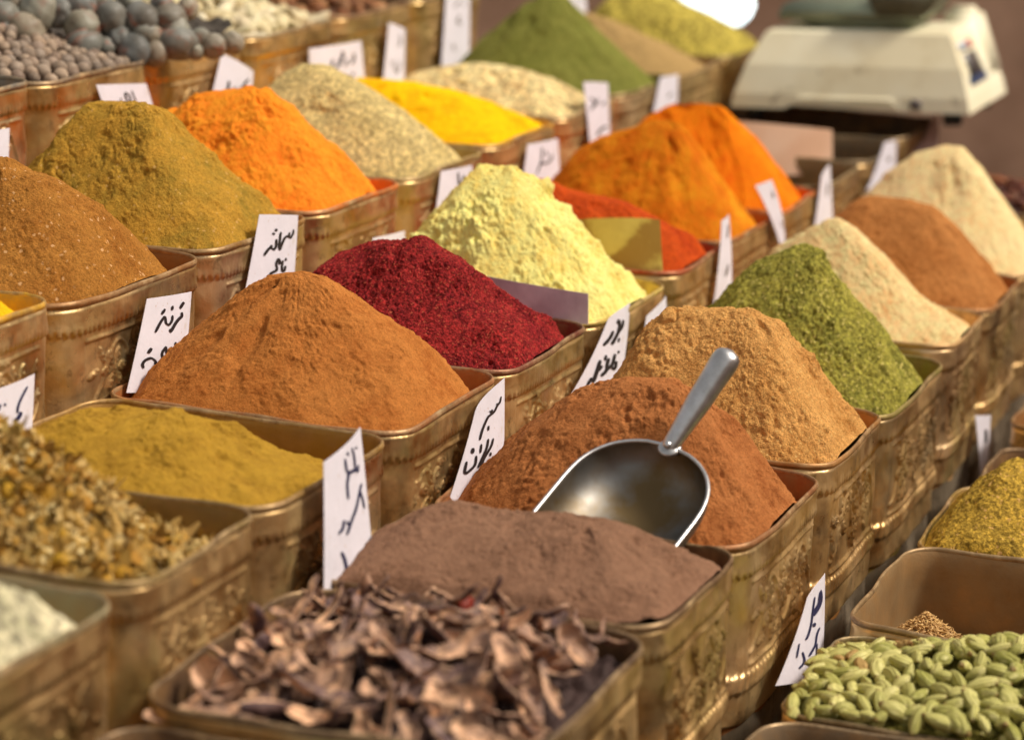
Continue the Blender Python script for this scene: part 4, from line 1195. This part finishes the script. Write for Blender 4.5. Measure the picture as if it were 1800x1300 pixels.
card('B', [(1063, 562), (1119, 532), (1082, 690), (1010, 710)],
     [(4.6, [(640, 355), (620, 430), (560, 500), (500, 600), (468, 650)]), (4.6, [(545, 400), (570, 362), (575, 430), (550, 510)]), (4.2, [(488, 490), (450, 570), (376, 662)]), [(570, 570), (555, 622)],
      [(562, 725), (552, 758)], (4.2, [(510, 765), (490, 850), (468, 910), (490, 945), (515, 920), (527, 850)]), (4.2, [(435, 815), (415, 900), (410, 960), (355, 1030)]), (4.0, [(470, 890), (410, 965)]), (3.6, [(405, 780), (394, 842)]),
      (4.2, [(345, 840), (320, 950), (280, 1110)]), [(365, 905), (330, 970)], [(265, 1050), (230, 1148)]],
     'white handwritten card left of the light brown cumin heap', (1000, 510, 6.84), top=(1075, 545))
card('B', [(1133, 556), (1174, 520), (1172, 640), (1124, 660)], [(4.0, [(1068, 280), (1078, 340), (1072, 400)])], 'half hidden white card behind the light brown cumin heap', (1000, 510, 6.84), top=(1150, 535), ink=plain('brown_ink', (0.10, 0.06, 0.02)))
card('C', [(1413, 1050), (1458, 1007), (1440, 1190), (1378, 1205)],
     [(3.6, [(465, 245), (482, 320), (460, 410), (365, 540), (352, 515), (420, 420), (440, 330), (460, 260)]), (2.4, [(372, 330), (350, 480), (330, 650), (300, 780), (275, 845)]), (4.2, [(372, 640), (360, 685)]), (2.6, [(440, 695), (400, 780), (380, 900), (350, 960), (308, 1040)]),
      (2.4, [(402, 890), (390, 1030)]), (2.4, [(245, 990), (262, 1100), (218, 1190)]), (1.8, [(215, 890), (195, 1060)])],
     'white card with blue black writing above the green cardamom', (1370, 1000, 6.84), top=(1425, 1022), ink=M_INKB)
card('C', [(1720, 730), (1739, 729), (1738, 855), (1722, 858)], [(3, [(235, 440), (238, 540), (230, 630)]), (3, [(250, 900), (265, 1020)])], 'narrow white card seen almost edge on above the mustard green powder', (1700, 700, 8.12), lean=0.05)
# row behind
card('Z', [(171, 149), (255, 147), (280, 215), (190, 215)], [(2.6, [(820, 490), (905, 565), (958, 680), (930, 722), (868, 702), (815, 585), (820, 490)]), (2.0, [(978, 450), (1040, 590), (1105, 735)]), (1.8, [(702, 640), (715, 740)])],
     'small white card behind the broad olive brown heap', (160, 130, 15))
card('Z', [(388, 94), (447, 126), (440, 175), (374, 170)], [[(935, 865), (850, 920), (780, 1000), (740, 1150)], [(402, 910), (395, 1000), (375, 1130)], [(562, 1060), (500, 1120)], [(670, 1050), (690, 1160)]],
     'white card with a sloping top edge behind the light orange heap', (370, 80, 14.44))
card('Z', [(543, 86), (635, 72), (642, 150), (545, 150)], [(4.2, [(590, 545), (615, 600), (575, 680), (530, 790)]), [(800, 580), (795, 680), (750, 742)], [(690, 670), (640, 785)], [(450, 670), (435, 790)], [(470, 805), (530, 790)], [(790, 880), (760, 940)]],
     'wide white card between the pale heap and the yellow turmeric', (530, 30, 9))
card('Z', [(682, 40), (714, 52), (709, 150), (675, 150)], [(2.4, [(1530, 290), (1530, 420), (1490, 465)]), (1.6, [(1420, 680), (1405, 780)]), (1.8, [(1440, 760), (1480, 890), (1535, 690)])], 'narrow white card standing behind the yellow turmeric', (530, 30, 9), ink=plain('faded_ink', (0.13, 0.10, 0.08)))
card('Z', [(784, -40), (830, -40), (822, 118), (779, 118)], [(2.6, [(440, 20), (340, 130)]), (2.4, [(505, 50), (522, 115)]), (2.6, [(440, 270), (390, 400), (475, 420)]), (2.0, [(330, 780), (350, 900)])], 'tall white card left of the tall green heap', (760, 0, 10), ink=bpy.data.materials['faded_ink'])
card('Z', [(1000, -40), (1030, -40), (1030, 40), (1000, 40)], [(2, [(10, -10), (18, 5)])], 'white card cut by the top edge beside the pale green heap', (1000, 0, 1))
card('Z', [(-30, 232), (18, 225), (14, 290), (-34, 295)], [(3, [(-12, 240), (-16, 262)])], 'white card at the left edge behind the brown heap', (0, 0, 1))
card('A', [(1027, 144), (1069, 146), (1073, 262), (1037, 262)], [(2.4, [(780, 240), (822, 290), (790, 370)]), (3.0, [(932, 275), (885, 325)]), (2.2, [(850, 250), (825, 330)]), (3.2, [(955, 535), (885, 562), (842, 630)])], 'white card above the dark orange heap against the pale seed tin', (900, 130, 5.81))
card('A', [(1158, 136), (1197, 130), (1185, 215), (1148, 215)], [(3.0, [(1605, 190), (1565, 240)])], 'white card left of the bright orange peak', (900, 130, 5.81), ink=bpy.data.materials['faded_ink'])
card('A', [(926, 254), (981, 243), (985, 320), (920, 325)], [(2.0, [(278, 750), (270, 880), (225, 1025)]), (2.6, [(322, 790), (326, 845)]), (2.8, [(392, 825), (345, 900), (258, 922)])], 'square white card behind the brick red pepper heap', (900, 130, 5.81))
card('A', [(774, 301), (830, 290), (834, 365), (768, 372)], [(3, [(690, 100), (700, 215)]), (3, [(740, 120), (720, 190)])], 'white card half hidden behind the pale yellow heap', (640, 280, 4.33))
card('A', [(655, 418), (712, 405), (712, 450), (650, 450)], [], 'edge of a cream card behind the dark red sumac', off=0.004)
card('B', [(1266, 388), (1287, 376), (1284, 500), (1261, 540)], [(2.6, [(150, 780), (135, 870)]), (2.6, [(140, 1050), (125, 1130)])], 'narrow white card left of the peach heap', (1240, 190, 3.825), ink=bpy.data.materials['faded_ink'])
card('B', [(1338, 326), (1355, 316), (1393, 430), (1372, 440)], [(2.0, [(440, 560), (450, 605)]), (2.2, [(500, 760), (520, 805)])], 'narrow white card leaning to the left behind the peach heap', (1240, 190, 3.825), ink=bpy.data.materials['faded_ink'])
card('B', [(1441, 310), (1461, 288), (1463, 400), (1436, 400)], [(2.4, [(805, 500), (795, 590)])], 'narrow white card behind the peak of the peach heap', (1240, 190, 3.825), top=(1446, 292), ink=bpy.data.materials['faded_ink'])
card('B', [(1551, 250), (1581, 246), (1568, 335), (1530, 340)], [(2.2, [(485, 770), (525, 830), (565, 765)])], 'white card left of the tall cream heap', (1500, 190, 9), ink=bpy.data.materials['faded_ink'])
card('B', [(1640, 200), (1660, 200), (1640, 280), (1605, 290)], [], 'lilac tinted card in front of the weighing scale', paper=plain('lilac_card', srgb(196, 170, 172)))
# boards set crosswise between tins
N = NT('olive_cardboard')
c_ = N.mix(N.ramp(N.noise(18, 4, 0.6), 0.36, 0.64), srgb(226, 206, 110), srgb(200, 174, 80))
c_ = N.mix(N.ramp(N.noise(14, 4, 0.6), 0.50, 0.56, 0, 0.75), c_, srgb(150, 104, 34))
N.set(Base_Color=c_, Roughness=0.6)
M_BOARD = N.m
card(None, [(1000, 386), (1160, 386), (1166, 500), (1000, 500)], [], 'olive brown cardboard board between the yellow heap and the red pepper', plane=((1, 0, -0.25), 0.955), top=(1120, 380), paper=M_BOARD, name='cardboard_sign', cat='board')
card(None, [(850, 484), (1034, 516), (1034, 570), (850, 560)], [], 'grey lilac card lying crosswise between the sumac and the yellow heap', plane=((1, 0, -0.06), 0.7165), paper=plain('grey_card', srgb(226, 212, 222), 0.6, c2=srgb(190, 172, 184), scale=20), name='cardboard_sign', cat='board')
card(None, [(1290, 212), (1463, 228), (1464, 308), (1290, 310)], [], 'pinkish stained board behind the bright orange heap', plane=((1, 0.35, -0.30), 1.675), paper=plain('pink_board', srgb(240, 204, 176), 0.7, c2=srgb(228, 184, 152), scale=14), name='cardboard_sign', cat='board')


# ------------------------------------------------------------------ metal scoop
def tube(pts, radii, n=18, flat=1.0, up=(0, 0, 1), cap=True):
    pts = [np.array(p, float) for p in pts]
    V = []
    for k, p in enumerate(pts):
        t = pts[min(k + 1, len(pts) - 1)] - pts[max(k - 1, 0)]
        t /= np.linalg.norm(t)
        s = np.cross(t, up); s /= np.linalg.norm(s)
        w = np.cross(s, t)
        for a in np.linspace(0, 2 * np.pi, n, endpoint=False):
            V.append(p + radii[k] * (s * math.cos(a) + w * math.sin(a) * flat))
    F = grid_faces(len(pts), n)
    return np.array(V), F


M_ALU = plain('scoop_aluminium', (0.66, 0.66, 0.68), 0.36, 0.95, c2=(0.48, 0.475, 0.47), scale=45, bump=0.28, bscale=160)
N = NT('dusty_scoop_metal')
c_ = N.mix(N.ramp(N.noise(16, 4, 0.6), 0.38, 0.62), (0.21, 0.205, 0.195), (0.16, 0.11, 0.05))
N.set(Base_Color=c_, Metallic=0.8, Roughness=N.ramp(N.noise(30, 4), 0.3, 0.7, 0.34, 0.55))
M_BOWL = N.m
J = on_u(1178, 784, 0.318)
M1, M2 = on_u(922, 920, 0.222), on_u(1160, 996, 0.206)
mm = (M1 + M2) / 2
ax = mm - J
LS = np.linalg.norm(ax)
ax = ax / LS
wv = M1 - M2
wv = wv - ax * (wv @ ax)
HWD = np.linalg.norm(wv) / 2
wv /= np.linalg.norm(wv)
nv_ = np.cross(wv, ax)
if nv_ @ (CAM - J) < 0: nv_ = -nv_
s_ = np.linspace(0, 1.0, 44)
phi = np.linspace(0, np.pi, 40)
Ws = HWD * np.clip(1 - (1 - np.clip(s_ / 0.58, 0, 1)) ** 2.6, 0, 1) ** 0.5
Ds = 0.040 * np.clip(1 - (1 - np.clip(s_ / 0.5, 0, 1)) ** 2.2, 0, 1) ** 0.55
SS = s_[:, None]
Pw = J + ax * (LS * SS[..., None]) + wv * (Ws[:, None] * np.cos(phi)[None, :])[..., None] - nv_ * (Ds[:, None] * np.sin(phi)[None, :] ** 0.85)[..., None]
hp = next(o for o in COL.objects if o.get('label', '').startswith('reddish brown powder heap'))
co = np.empty(len(hp.data.vertices) * 3, np.float32)
hp.data.vertices.foreach_get('co', co)
co = co.reshape(-1, 3).astype(float) + np.array(hp.location)
rel = co - J
ls, lw, ld = rel @ ax / LS, rel @ wv, rel @ nv_
wi = np.interp(ls, s_, Ws)
di = np.interp(ls, s_, Ds)
ins = (ls > -0.02) & (ls < 1.3) & (np.abs(lw) < wi + 0.004) & (ld < 0.06)
floor_ = -di * np.sqrt(np.clip(1 - (lw / np.maximum(wi + 0.004, 1e-4)) ** 2, 0, 1)) - 0.004
push = np.where(ins & (ld > floor_), floor_ - ld, 0)
co += nv_ * push[:, None]
hp.data.vertices.foreach_set('co', (co - np.array(hp.location)).astype(np.float32).ravel())
hp.data.update()
scp = empty('metal_scoop', tuple(J), 'aluminium scoop with a rounded handle stuck into the reddish brown heap', 'scoop')
bowl = mesh_np('bowl', (Pw - J).reshape(-1, 3), grid_faces(44, 40, False), M_BOWL, scp)
md = bowl.modifiers.new('thickness', 'SOLIDIFY')
md.thickness = 0.0016
md.offset = 0
rimp = [Pw[k, 0] for k in range(43, -1, -1)] + [Pw[k, -1] for k in range(1, 44)]
V, F = tube([p - J for p in rimp[::1]], [0.0017] * len(rimp), 10, up=tuple(nv_))
mesh_np('rim', V, F, M_ALU, scp)
E1 = on_u(1282, 622, 0.352)
hd = E1 - J
HL = np.linalg.norm(hd)
hd /= HL
ts = [-0.05, 0.0, 0.05, 0.12, 0.2, 0.35, 0.5, 0.65, 0.8, 0.9, 0.96, 1.0, 1.03, 1.045]
rs = [0.0060, 0.0074, 0.0080, 0.0082, 0.0088, 0.0102, 0.0112, 0.0112, 0.0120, 0.0126, 0.0120, 0.0104, 0.0066, 0.0005]
V, F = tube([hd * HL * t for t in ts], rs, 24, 0.85, up=tuple(nv_))
hnd = mesh_np('handle', V, F, M_ALU, scp)
sb = hnd.modifiers.new('smooth', 'SUBSURF'); sb.levels = sb.render_levels = 1
bm = bmesh.new()
r = bmesh.ops.create_uvsphere(bm, u_segments=14, v_segments=8, radius=0.0036)
rv = bm_obj('rivet', bm, M_ALU, scp, True, tuple(nv_ * 0.004 + ax * 0.003))
bm = bmesh.new()
bmesh.ops.create_uvsphere(bm, u_segments=24, v_segments=12, radius=0.0100)
bmesh.ops.scale(bm, vec=(1.0, 1.0, 0.40), verts=bm.verts)
fo = bm_obj('flange', bm, M_ALU, scp, True, tuple(ax * 0.001 - nv_ * 0.001))
fo.rotation_euler = Vector(nv_).to_track_quat('Z', 'Y').to_euler()

# ------------------------------------------------------------------ weighing scale
N = NT('cream_plastic')
c_ = N.mix(N.ramp(N.noise(8, 4, 0.6), 0.36, 0.64), srgb(246, 240, 212), srgb(238, 228, 194))
c_ = N.mix(N.ramp(N.noise(26, 3, 0.55), 0.66, 0.74, 0, 0.75), c_, srgb(128, 112, 76))
c_ = N.mix(N.ramp(N.noise(12, 5, 0.7), 0.56, 0.72, 0, 0.35), c_, srgb(190, 166, 112))
N.set(Base_Color=c_, Roughness=0.42)
M_CREAM = N.m
M_PAN = plain('pan_metal', srgb(150, 160, 140), 0.35, 0.5, c2=srgb(130, 140, 120), scale=12)
ZS = 0.02
A0 = on_z(1284, 188, ZS)
ex = np.array([0.0, -1.0, 0.0])               # along its front, nearly square to the rows
A1 = hit(1704, 202, (ex[1], -ex[0], 0), ex[1] * A0[0] - ex[0] * A0[1])
ex = A1 - A0
SW = np.linalg.norm(ex)
ex /= SW                                          # it stands a little askew on the tins
ey = np.cross((0, 0, 1), ex)
ey /= np.linalg.norm(ey)
ez = np.cross(ex, ey)
SD = 0.27
SH = 0.108
ws = empty('weighing_scale', tuple(A0), 'cream electronic weighing scale with a sloping front and steel pan at the top right', 'scale')
ws.matrix_world = Matrix(((ex[0], ey[0], ez[0], A0[0]), (ex[1], ey[1], ez[1], A0[1]), (ex[2], ey[2], ez[2], A0[2]), (0, 0, 0, 1)))


def prism(name, pts_bot, pts_top, mat, parent, bev=0.006, seg=3):
    bm = bmesh.new()
    b = [bm.verts.new(p) for p in pts_bot]
    t = [bm.verts.new(p) for p in pts_top]
    bm.faces.new(b[::-1]); bm.faces.new(t)
    for k in range(len(b)):
        bm.faces.new((b[k], b[(k + 1) % len(b)], t[(k + 1) % len(b)], t[k]))
    if bev:
        bmesh.ops.bevel(bm, geom=list(bm.edges), offset=bev, segments=seg, affect='EDGES')
    return bm_obj(name, bm, mat, parent, True)


# body: sloping front and sides, an arch between the two feet
NS = 40
xb = np.linspace(0, SW, NS)
bm = bmesh.new()
ft, fb = [], []
inset_x, inset_y = 0.045, 0.045
prof = []
for x in xb:
    q = x / SW
    lift = 0.016 * (np.clip((q - 0.24) / 0.05, 0, 1) * np.clip((0.72 - q) / 0.05, 0, 1))
    prof.append(lift)
rows = []
for (z, iy, ix) in ((0.0, 0.0, 0.0), (0.02, 0.004, 0.004), (0.06, 0.020, 0.017), (SH - 0.010, 0.043, 0.036), (SH - 0.003, 0.047, 0.040), (SH, 0.054, 0.046)):
    row = []
    for k, x in enumerate(xb):
        xx = ix + (SW - 2 * ix) * x / SW
        row.append(bm.verts.new((xx, iy, max(z, prof[k]) if z < 0.02 else z)))
    for k in range(1, 12): row.append(bm.verts.new((SW - ix, iy + (SD - 2 * iy) * k / 12, z)))
    for k, x in enumerate(xb[::-1]):
        xx = ix + (SW - 2 * ix) * x / SW
        row.append(bm.verts.new((xx, SD - iy, z)))
    for k in range(1, 12): row.append(bm.verts.new((ix, SD - iy - (SD - 2 * iy) * k / 12, z)))
    rows.append(row)
for a, b in zip(rows[:-1], rows[1:]):
    n_ = len(a)
    for k in range(n_): bm.faces.new((a[k], a[(k + 1) % n_], b[(k + 1) % n_], b[k]))
bm.faces.new(rows[-1]); bm.faces.new(rows[0][::-1])
bm_obj('body', bm, M_CREAM, ws, False)
# keypad panel on the right hand side, following its slope
ang = math.atan2(0.024 + 0.019, SH)


def side_panel(name, y0, y1, z0, z1, mat, off):
    f = lambda z: SW - (0.004 + 0.036 * (z - 0.02) / (SH - 0.03)) + off
    return prism(name, [(f(z0), y0, z0), (f(z0), y1, z0), (f(z0) - 0.003, y1, z0), (f(z0) - 0.003, y0, z0)], [(f(z1), y0, z1), (f(z1), y1, z1), (f(z1) - 0.003, y1, z1), (f(z1) - 0.003, y0, z1)], mat, ws, 0)


kp = side_panel('keypad', 0.050, 0.165, 0.034, 0.096, plain('keypad_blue', srgb(88, 116, 176), 0.4, c2=srgb(120, 140, 186)), 0.0035)
kd = side_panel('display', 0.062, 0.150, 0.046, 0.076, plain('dark_lcd', srgb(96, 92, 92), 0.3), 0.0055); kd.parent = kp
kr = side_panel('red_key', 0.120, 0.150, 0.080, 0.092, plain('red_keys', srgb(220, 120, 100), 0.4), 0.0055); kr.parent = kp
kw = side_panel('white_strip', 0.060, 0.116, 0.080, 0.092, plain('white_keys', srgb(190, 196, 206), 0.4), 0.0055); kw.parent = kp
# raised housing at the far right corner
prism('housing', [(SW - 0.085, 0.19, 0.03), (SW - 0.006, 0.19, 0.03), (SW - 0.004, SD, 0.03), (SW - 0.085, SD, 0.03)],
      [(SW - 0.085, 0.215, SH + 0.022), (SW - 0.035, 0.215, SH + 0.022), (SW - 0.033, SD - 0.02, SH + 0.022), (SW - 0.085, SD - 0.02, SH + 0.022)], M_CREAM, ws, 0.009, 3)
# pan: post and plate with a turned up lip
prism('pan_support', [(0.10, 0.08, SH - 0.002), (SW - 0.10, 0.08, SH - 0.002), (SW - 0.10, SD - 0.08, SH - 0.002), (0.10, SD - 0.08, SH - 0.002)],
      [(0.085, 0.07, SH + 0.012), (SW - 0.11, 0.07, SH + 0.012), (SW - 0.11, SD - 0.07, SH + 0.012), (0.085, SD - 0.07, SH + 0.012)], M_PAN, ws, 0.003)
prism('pan', [(0.050, 0.060, SH + 0.0125), (SW - 0.085, 0.060, SH + 0.0125), (SW - 0.085, SD - 0.03, SH + 0.0125), (0.050, SD - 0.03, SH + 0.0125)],
      [(0.058, 0.066, SH + 0.036), (SW - 0.090, 0.066, SH + 0.036), (SW - 0.090, SD - 0.034, SH + 0.036), (0.058, SD - 0.034, SH + 0.036)], M_PAN, ws, 0.004)
prism('dark_lip', [(SW - 0.150, 0.058, SH + 0.020), (SW - 0.080, 0.058, SH + 0.020), (SW - 0.080, 0.20, SH + 0.020), (SW - 0.150, 0.20, SH + 0.020)],
      [(SW - 0.165, 0.050, SH + 0.058), (SW - 0.060, 0.050, SH + 0.058), (SW - 0.060, 0.20, SH + 0.058), (SW - 0.165, 0.20, SH + 0.058)], plain('dark_plastic', srgb(96, 92, 72), 0.5), ws, 0.004)
for (x, y) in ((0.03, 0.03), (SW - 0.03, 0.03), (0.03, SD - 0.03), (SW - 0.03, SD - 0.03)):
    bm = bmesh.new()
    bmesh.ops.create_cone(bm, cap_ends=True, segments=18, radius1=0.013, radius2=0.015, depth=0.02)
    bm_obj('foot', bm, plain('foot_rubber', (0.03, 0.03, 0.03), 0.7) if 'foot_rubber' not in bpy.data.materials else bpy.data.materials['foot_rubber'], ws, True, (x, y, -0.009))
prism('sticker', [(SW * 0.755, -0.0006, 0.004), (SW * 0.80, -0.0006, 0.004), (SW * 0.80, 0.001, 0.004), (SW * 0.755, 0.001, 0.004)],
      [(SW * 0.755, 0.0026, 0.018), (SW * 0.80, 0.0026, 0.018), (SW * 0.80, 0.0046, 0.018), (SW * 0.755, 0.0046, 0.018)], plain('dark_sticker', srgb(104, 94, 92), 0.5), ws, 0)

# ------------------------------------------------------------------ lit lamp behind the pale green heap
N = NT('lit_lamp_glass')
N.set(Base_Color=(0.9, 0.9, 0.9), Roughness=0.3)
N.b.inputs['Emission Color'].default_value = (0.80, 0.97, 1.0, 1)
N.b.inputs['Emission Strength'].default_value = 2.2
p0, p1 = on_u(1180, -70, 2.50), on_u(1318, 30, 2.50)
lm = empty('lamp', tuple(p1), 'lit white lamp lying behind the pale green heap beside the scale', 'lamp')
V, F = tube([p0 - p1 + (p1 - p0) * t for t in (-0.05, 0.0, 0.15, 0.5, 0.85, 0.97, 1.0)], [0.01, 0.034, 0.040, 0.042, 0.036, 0.02, 0.002], 24)
mesh_np('tube', V, F, N.m, lm)
d_ = (p1 - p0) / np.linalg.norm(p1 - p0)
V, F = tube([p0 - p1 - d_ * 0.07, p0 - p1 - d_ * 0.065, p0 - p1 - d_ * 0.01, p0 - p1 + d_ * 0.004], [0.002, 0.030, 0.036, 0.036], 24)
mesh_np('socket', V, F, plain('lamp_socket', (0.6, 0.62, 0.62), 0.4), lm)
